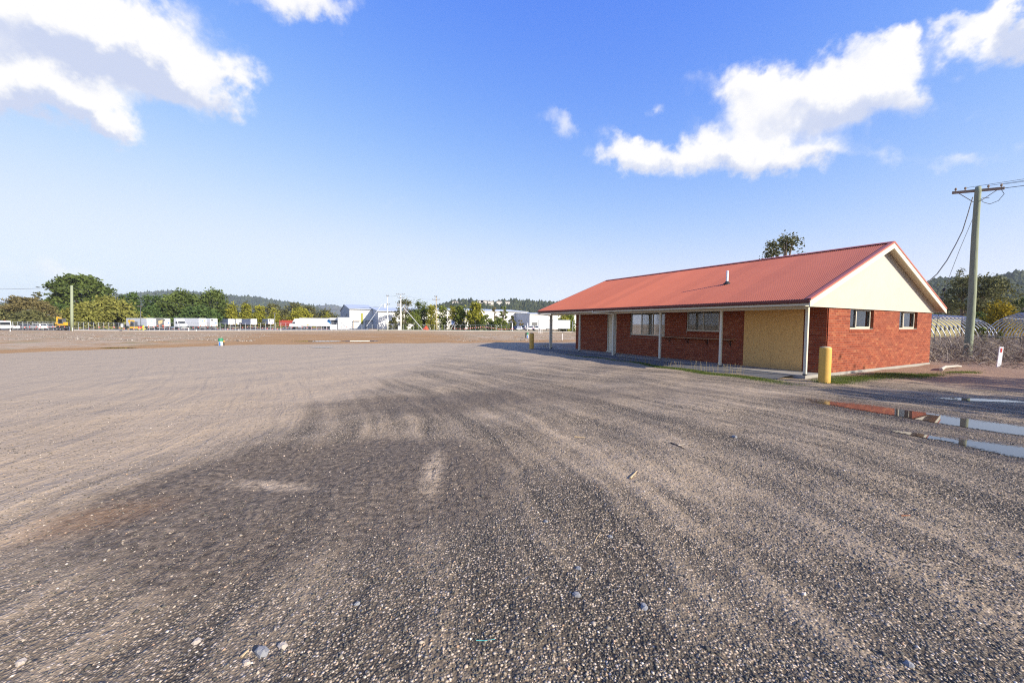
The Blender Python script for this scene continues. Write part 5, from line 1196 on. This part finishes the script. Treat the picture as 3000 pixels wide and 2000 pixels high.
# ================================================================== POLES AND WIRES FAR OUT
CONCP = plain('concrete_pole', (0.56,0.55,0.53), 0.85, var=0.1, scale=0.8)
def fpole(name, label, px, Y, top, r0, r1, mat, arms=(), seg=10):
    b = base(px, Y); T_ = at(px, top, Y); t = thing(name, label, 'pole', tuple(b)); mb = MB(); mb.tube([b-Vector((0,0,.3)), b+(T_-b)*0.3, T_], [r0,(r0*0.7+r1*0.3),r1], seg); mb.build('shaft', mat, t, smooth=True)
    for (dz, L, off) in arms:
        c = T_ - Vector((0,0,dz)) + Vector((off,0,0)); mb = MB(); mb.box(c.x-L/2, c.x+L/2, c.y-0.16-r1, c.y-0.04-r1, c.z-0.07, c.z+0.07); mb.build('crossarm', OLDW if mat != CONCP else MIDG, t)
        for k_ in (-0.47, -0.25, 0.25, 0.47): mb = MB(); mb.lathe((c.x+L*k_, c.y-0.1-r1, c.z), [(0.04,0.05),(0.07,0.1),(0.07,0.2),(0.03,0.28)], 6); mb.build('insulator', DARKG, t)
    return t, T_
tl, TL = fpole('timber_pole', 'pale green timber pole standing alone before the umbrella pine', 210, 97, 836, 0.30, 0.24, POLE)
ta, TA = fpole('concrete_pole', 'left concrete pole with side brackets before the white shed', 1135, 125, 866, 0.30, 0.10, CONCP, ((0.1,0.9,0.1),(2.8,0.8,0.4)))
tb, TB = fpole('concrete_pole', 'tall concrete pole with crossarm and transformer box', 1174, 116, 861, 0.31, 0.11, CONCP, ((0.1,2.7,0.0),(1.1,2.0,0.15)))
mb = MB(); c = at(1169, 893, 116); mb.box(c.x-0.5, c.x+0.4, c.y-0.45, c.y+0.45, c.z-0.45, c.z+0.45); mb.build('transformer', MIDG, tb, bevel=0.05)
mb = MB(); c = at(1127, 895, 125); mb.lathe(c, [(0.25,-0.7),(0.28,-0.6),(0.28,0.5),(0.1,0.6)], 12); mb.build('transformer', WHITE, ta)
td, TD = fpole('timber_pole', 'brown timber pole with one crossarm between the cypresses', 1278, 125, 868, 0.17, 0.12, plain('pole_brown',(0.36,0.29,0.18),0.9,var=0.2,scale=1.0), ((0.1,0.8,-0.1),(1.05,2.4,0.0)))
te, TE = fpole('timber_pole', 'slim greenish pole seen under the verandah before the white shed', 1635, 120, 912, 0.12, 0.10, POLE)
fpole('lamp_pole', 'dark steel lamp pole beside the first white trailer', 412, 128, 897, 0.12, 0.07, DARKG, ((0.05,1.6,-0.2),))
fpole('lamp_pole', 'thin light-coloured lamp pole before the bright hedge row', 805, 150, 917, 0.10, 0.06, MIDG, ((0.05,1.2,0.0),))
fpole('gate_post', 'white gate post left of the parked cars', 1501, 118, 946, 0.10, 0.10, WHITE); fpole('gate_post', 'white gate post among the parked cars', 1546, 118, 946, 0.10, 0.10, WHITE)
fpole('sensor_pole', 'short post with a white box under the verandah left end', 1678, 110, 941, 0.09, 0.09, MIDG)
for (pa, Ya, pb2, Yb, lab, P_) in (((1180,897),115.8,(1238,965),112,'white guarded stay running down right from the transformer pole',0.07),((1120,890),124.8,(1074,955),122,'thin stay running down left from the left concrete pole',0.04)):
    mb = MB(); mb.tube([at(*pa,Ya), at(*pb2,Yb)], P_, 6); tag(mb.build('stay', WHITE), lab, 'stay')
FW = 'far overhead wires'
def fw(lab, pts, r=0.022): wire('overhead_wire', lab, pts, r, FW)
left_end = at(-200, 846, 92)
fw('overhead wire from the left edge of the view to the left timber pole', sag(left_end, TL-Vector((0,0,.4)), 0.3), 0.03)
fw('long overhead wire from the left timber pole towards the sheds', sag(TL-Vector((0,0,.6)), TA-Vector((0,0,3.2)), 3.2, 24), 0.03)
fw('overhead wire between the two concrete poles', sag(TA-Vector((0,0,.2)), TB-Vector((0,0,.2)), 0.2)); fw('overhead wire from the transformer pole to the brown timber pole', sag(TB-Vector((0,0,.1)), TD-Vector((0,0,1.0)), 0.5), 0.015)

# ================================================================== VEHICLES
def logo(T, par, s=1.0):
    for pts, m_ in (([(-1.0,0.55),(-0.45,0.75),(-0.75,0.30),(-0.5,-0.05),(-1.0,-0.3),(-0.65,0.0),(-0.98,0.25)], LBLUE), ([(-0.35,0.35),(0.15,0.25),(0.35,-0.05),(0.0,-0.3),(0.3,-0.6),(-0.2,-0.4),(-0.1,-0.1)], BLUE), ([(0.35,0.4),(0.95,0.4),(0.85,0.1),(0.5,-0.25),(0.3,-0.15),(0.6,0.1)], ORPRINT)):
        mb = MB(lambda a, b_, z: T(a*s, b_*s)); mb.face([(a, b_, 0) for a, b_ in pts]); mb.build('logo', m_, par, local=True)
def wheels(t, spots, r, w, name='wheel'):
    for (x, y) in spots:
        mb = MB(); mb.wheel((x,y,r), r, w, 14); wv_ = mb.build(name, BLACKP, t, local=True)
        mb = MB(); mb.wheel((x,y+(0.012 if y > 0 else -0.012),r), r*0.55, w, 12); mb.build('rim', GREYST, wv_, local=True)
def trailer(label, px, Y, L, rzdeg, side=WHITE, rear=WHITE, mark=True, sidelogo=False, reefer=False, zb=1.15, zt=4.2, grp='white box trailers', badge=False):
    t = thing('box_trailer', label, 'trailer', tuple(base(px, Y)), grp, R(rzdeg))
    mb = MB(); mb.box(0,L,-1.25,1.25,zb,zt); mb.build('box', side, t, local=True, bevel=0.03)
    mb = MB(); mb.box(-0.04,-0.004,-1.22,1.22,zb+0.04,zt-0.06); rd = mb.build('rear_door', rear, t, local=True)
    mb = MB(); mb.box(-0.055,-0.041,-0.012,0.012,zb+0.1,zt-0.1); mb.build('door_seam', MIDG, rd, local=True)
    mb = MB(); mb.box(0.2,L-0.5,-0.45,0.45,zb-0.35,zb-0.02); mb.build('chassis', DARKG, t, local=True)
    mb = MB(); mb.box(-0.08,0.0,-1.15,1.15,0.55,0.72); mb.build('bumper', MIDG, t, local=True)
    for y in (-0.85, 0.85): mb = MB(); mb.box(-0.07,-0.042,y-0.22,y+0.22,zb+0.12,zb+0.42); mb.build('tail_light', ORANGE, t, local=True)
    wheels(t, [(x,y) for x in (1.4,2.7,4.0) if x < L-1 for y in (-1.1,1.1)], 0.5, 0.3)
    if mark: logo(lambda a, b_: (-0.048, -a, zb+1.9+b_), t, 0.95)
    if sidelogo: logo(lambda a, b_: (L*0.72-a, 1.262, zb+1.55+b_), t, 1.9); logo(lambda a, b_: (L*0.72+a, -1.262, zb+1.55+b_), t, 1.9)
    if reefer:
        mb = MB(); mb.box(-0.09,-0.042,0.35,1.05,zt-1.0,zt-0.25); mb.build('vent_panel', DARKG, t, local=True); mb = MB(); mb.box(-0.09,-0.042,-0.9,-0.45,zt-1.9,zt-1.4); mb.build('vent_panel', BLUE, t, local=True)
    if badge:
        mb = MB(); mb.face([(-0.05,0.5,zb+0.6),(-0.05,-0.7,zb+1.2),(-0.05,-0.8,zb+2.5),(-0.05,0.6,zb+2.0)]); mb.build('badge', plain('badge_tan',(0.45,0.34,0.17),0.7), t, local=True)
    return t
trailer('white box trailer with blue and orange marks on its side behind the larger excavator', 443, 146, 15, 156, sidelogo=True)
trailer('dark-doored trailer with a tan badge right of the marked white trailer', 469, 147, 9, 160, rear=DARKG, mark=False, badge=True)
trailer('white trailer end with a dark vent left of the white prime mover', 488, 150, 8, 160, mark=False, reefer=True)
trailer('white trailer with blue and orange rear mark right of the prime mover', 594, 148, 11, 158, reefer=False)
trailer('white trailer end with black vent at the right of the marked row', 627, 152, 8, 158, mark=False, reefer=True)
SIDESHADE = plain('trailer_side_shade', (0.30,0.34,0.42), 0.6, var=0.1)  # shade of the trailers' left sides put into the colour as blue-grey
trailer('grey-sided trailer left of two standing before the bright hedge', 678, 172, 9, 146, side=SIDESHADE, mark=False, grp='grey-sided trailers', zb=1.7); trailer('grey-sided trailer right of two standing close together before the hedge', 700, 178, 8, 146, side=SIDESHADE, mark=False, grp='grey-sided trailers', zb=1.7)
trailer('grey-sided trailer standing alone with faint black lettering on its end', 744, 172, 9, 146, side=SIDESHADE, mark=False, grp='grey-sided trailers', zb=1.7); trailer('short grey-sided trailer with dark vents left of the thin lamp pole', 794, 178, 6, 146, side=SIDESHADE, mark=False, reefer=True, grp='grey-sided trailers', zb=1.9)
t = trailer('long white trailer coupled to the prime mover in front of the shed', 982, 152, 13.2, 180, mark=False)
for pts, m_ in (([(0.5,3.9),(1.6,3.9),(2.6,3.2),(1.5,2.2),(0.8,2.2),(1.7,3.1)], LBLUE), ([(0.1,2.4),(1.2,2.4),(0.7,3.0),(0.1,3.0)], BLUE), ([(-0.0,2.6),(-0.0,3.2),(0.05,3.2),(0.05,2.6)], ORPRINT)):
    mb = MB(); mb.face([(a,1.262,b_) for a, b_ in pts]); mb.build('side_mark', m_, t, local=True)
mb = MB(); mb.box(9.6,10.4,1.256,1.27,1.5,1.8); mb.build('side_plate', YEL, t, local=True)
def prime_mover(label, px, Y, rz, grp='white prime movers'):
    t = thing('prime_mover', label, 'truck', tuple(base(px, Y)), grp, R(rz))
    mb = MB(); mb.prism([(0.2,1.0),(2.35,1.0),(2.4,1.9),(2.2,2.9),(1.9,3.2),(1.5,3.95),(0.2,4.05)], -1.22, 1.22); cab = mb.build('cab', WHITE, t, local=True, bevel=0.05)
    mb = MB(); mb.prism([(2.36,1.0),(3.5,1.05),(3.55,1.8),(3.4,2.05),(2.40,2.15)], -1.05, 1.05); mb.build('bonnet', WHITE, t, local=True, bevel=0.08)
    mb = MB(); mb.hexa([(2.36,-1.1,2.15),(2.36,1.1,2.15),(2.2,1.1,2.92),(2.2,-1.1,2.92),(2.42,-1.1,2.15),(2.42,1.1,2.15),(2.26,1.1,2.92),(2.26,-1.1,2.92)]); mb.build('windscreen', GLASSD, cab, local=True)
    for y in (-1.235, 1.225): mb = MB(); mb.prism([(1.2,2.1),(2.25,2.1),(2.12,2.8),(1.2,2.8)], y, y+0.01); mb.build('side_window', GLASSD, cab, local=True)
    mb = MB(); mb.box(-4.2,0.3,-0.45,0.45,0.75,1.0); mb.build('chassis', DARKG, t, local=True)
    for y in (-1.0, 1.0): mb = MB(); mb.tube([(-1.6,y,0.75),(0.1,y,0.75)], 0.32, 12); mb.build('fuel_tank', GREYST, t, local=True)
    mb = MB(); mb.box(3.45,3.75,-1.15,1.15,0.4,0.85); mb.build('bumper', MIDG, t, local=True)
    for y in (-0.85,0.85): mb = MB(); mb.box(3.55,3.60,y-0.18,y+0.18,1.1,1.4); mb.build('headlight', GREYST, t, local=True)
    wheels(t, [(x,y) for x in (2.75,-2.2,-3.5) for y in (-1.08,1.08)], 0.52, 0.32); return t
prime_mover('white prime mover facing right among the marked trailers', 520, 138, -20)
prime_mover('white prime mover facing left, coupled to the long white trailer', 879, 149, 180)
t = thing('small_truck', 'small white cab-over truck at the left edge of the view', 'truck', tuple(base(14, 104)), None, R(-35))
mb = MB(); mb.prism([(-0.4,0.45),(1.35,0.45),(1.42,1.15),(1.15,2.1),(0.85,2.32),(-0.4,2.35)], -0.98, 0.98); cab = mb.build('cab', WHITE, t, local=True, bevel=0.06)
mb = MB(); mb.hexa([(1.39,-0.85,1.25),(1.39,0.85,1.25),(1.15,0.82,2.08),(1.15,-0.82,2.08),(1.43,-0.85,1.25),(1.43,0.85,1.25),(1.19,0.82,2.08),(1.19,-0.82,2.08)]); mb.build('windscreen', GLASSD, cab, local=True)
for y in (-0.99, 0.98): mb = MB(); mb.prism([(0.2,1.3),(1.15,1.3),(0.95,2.05),(0.2,2.05)], y, y+0.012); mb.build('side_window', GLASSD, cab, local=True)
mb = MB(); mb.box(1.36,1.5,-0.95,0.95,0.4,0.72); mb.build('bumper', WHITE, t, local=True); mb = MB(); mb.box(1.505,1.52,-0.7,0.7,0.56,0.68); mb.build('grille', BLACKP, t, local=True)
for y in (-0.72,0.72): mb = MB(); mb.box(1.41,1.45,y-0.15,y+0.15,0.8,1.0); mb.build('headlight', GREYST, t, local=True)
mb = MB(); mb.box(-4.4,-0.45,-1.05,1.05,0.75,1.5); mb.build('tray', MIDG, t, local=True); mb = MB(); mb.box(0.0,0.25,-0.1,0.1,2.36,2.5); mb.build('beacon', ORANGE, t, local=True)
wheels(t, [(0.55,-0.85),(0.55,0.85),(-3.0,-0.85),(-3.0,0.85)], 0.38, 0.24)
def car(kind, label, px, Y, rz, col, grp='parked cars', scale=1.0):
    name = {'ute':'pickup','suv':'suv','hatch':'car'}[kind]; t = thing(name, label, 'car', tuple(base(px, Y)), grp, R(rz))
    m_ = MATS.get(col[0]) or plain(col[0], col[1], 0.3, var=0.05)
    P1 = {'ute':[(-2.6,0.45),(2.5,0.4),(2.6,0.75),(2.45,1.0),(1.1,1.1),(-2.6,1.08)], 'suv':[(-2.3,0.4),(2.35,0.4),(2.45,0.75),(2.3,1.02),(1.1,1.12),(-2.3,1.12)], 'hatch':[(-2.0,0.32),(2.1,0.32),(2.2,0.62),(2.0,0.85),(0.95,0.95),(-2.05,0.95)]}[kind]
    P2 = {'ute':[(-0.65,1.1),(1.15,1.1),(0.45,1.72),(-0.5,1.74)], 'suv':[(-2.25,1.13),(1.2,1.13),(0.5,1.78),(-2.0,1.80)], 'hatch':[(-1.9,0.96),(1.1,0.96),(0.35,1.45),(-1.3,1.46)]}[kind]
    mb = MB(); mb.prism(P1, -0.92, 0.92); body = mb.build('body', m_, t, local=True, bevel=0.06); mb = MB(); mb.prism(P2, -0.78, 0.78); cb_ = mb.build('cabin', m_, t, local=True, bevel=0.06)
    z0, z1 = P2[0][1]+0.07, P2[2][1]-0.12; xr, xf = P2[0][0]+0.2, P2[1][0]-0.25
    for y in (-0.795, 0.785): mb = MB(); mb.prism([(xr,z0),(xf,z0),(xf-0.45,z1),(xr+0.1,z1)], y, y+0.012); mb.build('side_window', GLASSD, cb_, local=True)
    a, b_ = P2[1], P2[2]; mb = MB(); mb.hexa([(a[0]-.02,-.7,a[1]+.05),(a[0]-.02,.7,a[1]+.05),(b_[0]+.06,.66,b_[1]-.08),(b_[0]+.06,-.66,b_[1]-.08),(a[0]+.02,-.7,a[1]+.05),(a[0]+.02,.7,a[1]+.05),(b_[0]+.10,.66,b_[1]-.08),(b_[0]+.10,-.66,b_[1]-.08)]); mb.build('windscreen', GLASSD, cb_, local=True)
    a, b_ = P2[0], P2[3]; mb = MB(); mb.hexa([(a[0]-.02,-.66,a[1]+.08),(a[0]-.02,.66,a[1]+.08),(b_[0]-.06,.62,b_[1]-.1),(b_[0]-.06,-.62,b_[1]-.1),(a[0]+.02,-.66,a[1]+.08),(a[0]+.02,.66,a[1]+.08),(b_[0]-.02,.62,b_[1]-.1),(b_[0]-.02,-.62,b_[1]-.1)]); mb.build('rear_window', GLASSD, cb_, local=True)
    for y in (-0.72, 0.72):
        mb = MB(); mb.box(P1[2][0]-0.10,P1[2][0]+0.0,y-0.14,y+0.14,0.68,0.86); mb.build('headlight', GREYST, t, local=True); mb = MB(); mb.box(P1[0][0]-0.03,P1[0][0]+0.05,y-0.10,y+0.10,0.75,1.0); mb.build('tail_light', REDP, t, local=True)
    wheels(t, [(x,y) for x in (P1[1][0]-0.85, P1[0][0]+0.85) for y in (-0.82,0.82)], 0.36, 0.24); return t
car('ute','grey utility pickup behind the white cage trailer',72,108,175,('car_grey',(0.22,0.23,0.25)))
car('suv','white wagon facing left between two grey pickups',109,110,172,('car_white',(0.80,0.80,0.80)))
car('ute','grey pickup with open tray right of the white wagon',141,112,172,('car_grey2',(0.30,0.32,0.35)))
car('hatch','dark blue hatchback leftmost of the cars by the shed',1508,134,-100,('car_navy',(0.035,0.05,0.09))); car('hatch','white hatchback second of the cars by the shed',1522,133,-95,('car_white',(0.8,0.8,0.8)))
car('suv','grey four-wheel drive in the middle of the cars by the shed',1534,138,80,('car_steel',(0.16,0.20,0.27))); car('ute','white pickup with canopy behind the right gate post',1556,134,82,('car_white',(0.8,0.8,0.8))); car('ute','white pickup rightmost of the cars by the shed',1574,133,84,('car_white',(0.8,0.8,0.8)))
t = thing('cage_trailer', 'small white cage trailer right of the small truck', 'trailer', tuple(base(43, 105)), None, R(-8))
mb = MB(); mb.box(-0.7,0.7,-0.6,0.6,0.45,1.1); mb.build('tub', WHITE, t, local=True)
for x in (-0.68,-0.23,0.23,0.68): mb = MB(); mb.box(x-0.02,x+0.02,-0.61,-0.57,1.1,1.6); mb.build('cage_bar', GREYST, t, local=True)
mb = MB(); mb.box(-0.7,0.7,-0.61,-0.57,1.58,1.62); mb.build('cage_rail', GREYST, t, local=True); wheels(t, [(0,-0.68),(0,0.68)], 0.32, 0.2)
def excavator(label, px, Y, rz, s, boom):
    t = thing('excavator', label, 'excavator', tuple(base(px, Y)), 'yellow excavators', R(rz)); z0 = boom['z0']
    for y in (-0.75, 0.75):
        mb = MB(); mb.prism([(-1.1*s,z0+0.1),(-0.95*s,z0),(0.95*s,z0),(1.1*s,z0+0.1),(1.1*s,z0+0.35),(0.95*s,z0+0.45),(-0.95*s,z0+0.45),(-1.1*s,z0+0.35)], y*s-0.17*s, y*s+0.17*s); mb.build('track', BLACKP, t, local=True)
    mb = MB(); mb.box(-1.35*s,0.85*s,-0.85*s,0.85*s,z0+0.55,z0+0.95*s); mb.build('house', YEL, t, local=True, bevel=0.05)
    mb = MB(); mb.box(-1.35*s,-0.6*s,-0.8*s,0.8*s,z0+0.95*s+0.002,z0+1.4*s); mb.build('engine_cover', YEL if boom['yellow'] else DARKG, t, local=True, bevel=0.08)
    mb = MB(); mb.box(-0.5*s,0.7*s,-0.1*s,0.8*s,z0+0.955*s,z0+2.3*s); cab = mb.build('cab', DARKG, t, local=True, bevel=0.06)
    mb = MB(); mb.box(-0.35*s,0.55*s,-0.125*s,-0.105*s,z0+1.2*s,z0+2.1*s); mb.box(-0.35*s,0.55*s,0.805*s,0.815*s,z0+1.2*s,z0+2.1*s); mb.build('cab_window', GLASSD, cab, local=True)
    for nm in ('boom', 'arm'):
        pts = boom[nm]; mb = MB()
        for (a, b_, w0, w1) in pts:
            a, b_ = Vector((a[0],-0.35*s,a[1])), Vector((b_[0],-0.35*s,b_[1])); d_ = (b_-a).normalized(); n_ = Vector((-d_.z,0,d_.x)); y_ = Vector((0,0.12*s,0))
            mb.hexa([a-n_*w0-y_, b_-n_*w1-y_, b_-n_*w1+y_, a-n_*w0+y_, a+n_*w0-y_, b_+n_*w1-y_, b_+n_*w1+y_, a+n_*w0+y_])
        mb.build(nm, YEL, t, local=True, bevel=0.03)
    q = boom['bucket']; mb = MB(); mb.prism([(q[0]-0.25*s,q[1]+0.15*s),(q[0]+0.25*s,q[1]+0.2*s),(q[0]+0.3*s,q[1]-0.25*s),(q[0],q[1]-0.45*s),(q[0]-0.3*s,q[1]-0.2*s)], -0.7*s, 0.0); mb.build('bucket', DARKG if not boom['yellow'] else YEL, t, local=True)
    mb = MB(); mb.box(1.15*s,1.35*s,-0.85*s,0.85*s,z0+0.1,z0+0.5); mb.build('blade', YEL, t, local=True)
    return t
ex1 = excavator('small yellow excavator with dark cab loaded on a trailer left of the timber pole', 188, 104, 180, 1.0, {'z0':0.75,'yellow':True,'boom':[((0.8,1.6),(1.05,3.0),0.2,0.22),((1.05,3.0),(2.2,3.55),0.22,0.13)],'arm':[((2.2,3.55),(2.35,2.2),0.16,0.10)],'bucket':(2.15,1.9)})
t = thing('plant_trailer', 'low dark trailer carrying the small excavator', 'trailer', tuple(base(185, 104)), None, R(180)); mb = MB(); mb.box(-2.0,2.4,-0.95,0.95,0.5,0.72); mb.build('deck', DARKG, t, local=True); mb = MB(); mb.box(2.4,3.6,-0.06,0.06,0.52,0.62); mb.build('drawbar', DARKG, t, local=True); wheels(t, [(x,y) for x in (-0.45,0.45) for y in (-1.0,1.0)], 0.33, 0.2)
excavator('larger worn yellow excavator with folded boom before the marked white trailer', 397, 124, 182, 1.15, {'z0':0.0,'yellow':False,'boom':[((0.6,1.3),(0.9,2.9),0.22,0.22),((0.9,2.9),(2.4,3.1),0.22,0.16)],'arm':[((2.4,3.1),(1.8,1.1),0.2,0.12)],'bucket':(1.6,0.8)})
t = thing('drill_rig', 'yellow auger frame with red motor right of the larger excavator', 'machine', tuple(base(412, 120)), None, R(180)); mb = MB(); mb.box(-1.2,1.4,-0.3,0.3,0.25,0.6); mb.build('frame', plain('rig_yellow',(0.75,0.60,0.05),0.5), t, local=True); mb = MB(); mb.box(-0.4,0.5,-0.35,0.35,0.61,1.1); mb.build('motor', REDP, t, local=True); wheels(t, [(0.9,-0.4),(0.9,0.4),(-0.8,-0.4),(-0.8,0.4)], 0.3, 0.15)
# worker in hi-vis, crouching, at the fence
def person(label, px, Y):
    t = thing('person', label, 'person', tuple(base(px, Y))); HV = plain('hi_vis_yellow',(0.75,0.70,0.05),0.7); TL_ = plain('teal_shirt',(0.06,0.28,0.26),0.8); SK = plain('skin',(0.45,0.28,0.20),0.6)
    me = bpy.data.meshes.new('body'); V = [(0,0,.95),(0,0,1.15),(.03,0,1.40),(.05,0,1.52),(.12,-.16,1.38),(.22,-.22,1.12),(.36,-.16,.98),(.12,.16,1.38),(.2,.24,1.12),(.34,.2,.96),(0,-.1,.9),(.06,-.11,.48),(-.02,-.11,.06),(.12,-.11,.03),(0,.1,.9),(-.04,.11,.48),(-.1,.11,.06),(.04,.11,.03)]
    E_ = [(0,1),(1,2),(2,3),(2,4),(4,5),(5,6),(2,7),(7,8),(8,9),(0,10),(10,11),(11,12),(12,13),(0,14),(14,15),(15,16),(16,17)]
    me.from_pydata(V, E_, []); o = link('body', me, t); me.materials.append(HV); sk = o.modifiers.new('skin','SKIN'); rad = [.15,.15,.16,.06,.065,.05,.04,.065,.05,.04,.095,.07,.05,.045,.095,.07,.05,.045]
    for sv, r in zip(me.skin_vertices[0].data, rad): sv.radius = (r, r); sv.use_root = False
    me.skin_vertices[0].data[0].use_root = True; sb = o.modifiers.new('sub','SUBSURF'); sb.levels = 1; sb.render_levels = 1
    mb = MB(); mb.lathe((.07,0,1.52), [(.05,0),(.085,.06),(.095,.13),(.08,.2),(.02,.24)], 12); mb.build('head', SK, t, local=True, smooth=True); mb = MB(); mb.lathe((.07,0,1.64), [(.13,0),(.105,.02),(.10,.09),(.03,.14)], 12); mb.build('hard_hat', TL_, t, local=True, smooth=True)
person('worker in yellow and teal clothing standing by the fence near the excavator', 419, 112)
# red crates, orange heap, signs
t = thing('crate_stack', 'low stack of weathered red steel crates behind the prime mover', 'crates', tuple(base(845, 160)), None, R(0)); REDC = plain('crate_red',(0.38,0.06,0.04),0.7,var=0.3,scale=0.8)
mb = MB(); mb.box(-3.2,3.2,-1.1,1.1,1.3,1.45); mb.build('deck', REDC, t, local=True); mb = MB(); mb.box(-3.2,3.2,0.9,1.0,1.45,3.6); mb.build('back', REDC, t, local=True)
for k_ in range(17): mb = MB(); x = -3.15+k_*0.39; mb.box(x,x+0.2,-1.1,-1.0,1.46,3.4+random.uniform(0,.3)); mb.build('slat', REDC, t, local=True)
wheels(t, [(x,y) for x in (-1.5,0,1.5) for y in (-1.0,1.0)], 0.48, 0.3)
q = gpt(1247, 966); mb = MB(); seg = 14; prof = [(0.95,0.0),(0.85,0.25),(0.6,0.8),(0.25,1.15),(0.08,1.35)]; k0 = 0
for i, (r, z) in enumerate(prof):
    for j in range(seg): a = 6.283*j/seg; f = 1+0.22*math.sin(a*4+i*0.6)*(1-i/5); mb.V.append((r*f*math.cos(a)+0.12*z, r*f*math.sin(a), z*(1+0.05*math.sin(a*3))))
for i in range(4):
    for j in range(seg): mb.F.append((i*seg+j, i*seg+(j+1)%seg, (i+1)*seg+(j+1)%seg, (i+1)*seg+j)); mb.C.append(None)
mb.F.append(tuple(4*seg+j for j in range(seg))); mb.C.append(None)
o = mb.build('wrapped_heap', plain('orange_tarp',(0.85,0.07,0.02),0.5,var=0.2,scale=4)); o.location = q; tag(o, 'orange-red tarpaulin draped over a heap at the far kerb', 'tarp')
t = thing('sign_trestle', 'blue-grey sign on slanted white legs at the far kerb', 'sign', tuple(gpt(1322, 966))); g_ = Vector(t.location); sY = g_.y
for (a, b_) in (((1311,966),(1323,943)),((1320,966),(1332,944)),((1332,965),(1332,941))): mb = MB(); mb.tube([at(*a,sY), at(*b_,sY+0.8)], 0.05, 6); mb.build('leg', WHITE, t)
a = at(1322,940,sY+0.8); b_ = at(1331,950,sY+0.8); mb = MB(); mb.box(a.x,b_.x,sY+0.84,sY+0.9,b_.z,a.z); mb.build('panel', plain('sign_blue',(0.13,0.20,0.38),0.6), t)
for (px, Y, z, w, h, lab) in ((1170,115,0.2,0.75,1.1,'white sign board leaning at the foot of the transformer pole'),(358,100.8,1.0,0.6,0.8,'small white sign fixed on the long fence left of the trailers'),(978,104,0.4,1.8,1.3,'white board on the fence before the rear of the long trailer'),(1366,127.5,0.5,0.5,0.5,'small white triangular sign on the low fence')):
    q = base(px, Y); t = thing('sign_board', lab, 'sign', tuple(q), 'white sign boards'); mb = MB(); mb.box(-w/2,w/2,-0.1,-0.06,z,z+h); mb.build('panel', WHITE, t, local=True); mb = MB(); mb.box(-0.03,0.03,-0.055,0.0,0,z+h); mb.build('stake', OLDW, t, local=True)
# pipe rails and white plant beside the first verandah bay
for k_, px in enumerate((1579,1583,1588)): mb = MB(); q = base(px, 84-k_); mb.tube([q, q+Vector((0,0,0.9))], 0.045, 6); tag(mb.build('white_post', WHITE), ['left','middle','right'][k_]+' of three short white posts left of the first verandah post', 'post', 'short white posts')
t = thing('site_hut', 'long white site hut on stumps behind the first verandah post', 'building', tuple(base(1610, 118))); mb = MB(); mb.box(-3.4,6.0,-1.4,1.4,0.9,3.4); mb.build('body', WHITE, t, local=True); mb = MB(); mb.box(-3.5,6.1,-1.5,1.5,3.402,3.5); mb.build('roof', SHR, t, local=True)
for x in (-3,-1,1,3,5): mb = MB(); mb.box(x-.1,x+.1,-1.2,-1.0,-0.1,0.89); mb.build('stump', DARKG, t, local=True)

# ================================================================== AIR
HZ, nt_, b_ = new_mat('haze_air'); HZ.node_tree.nodes.remove(b_)
pv = nt_.n('ShaderNodeVolumePrincipled'); pv.inputs['Color'].default_value = (0.82,0.90,1.0,1); pv.inputs['Density'].default_value = 0.00008; pv.inputs['Anisotropy'].default_value = 0.1
HZ.node_tree.links.new(pv.outputs[0], [n for n in HZ.node_tree.nodes if n.type == 'OUTPUT_MATERIAL'][0].inputs['Volume'])
mb = MB(); mb.box(-17000,17000,-17000,17000,-8.0,275.0); tag(mb.build('haze', HZ), 'thin blue haze over the plain', 'haze', kind='stuff')
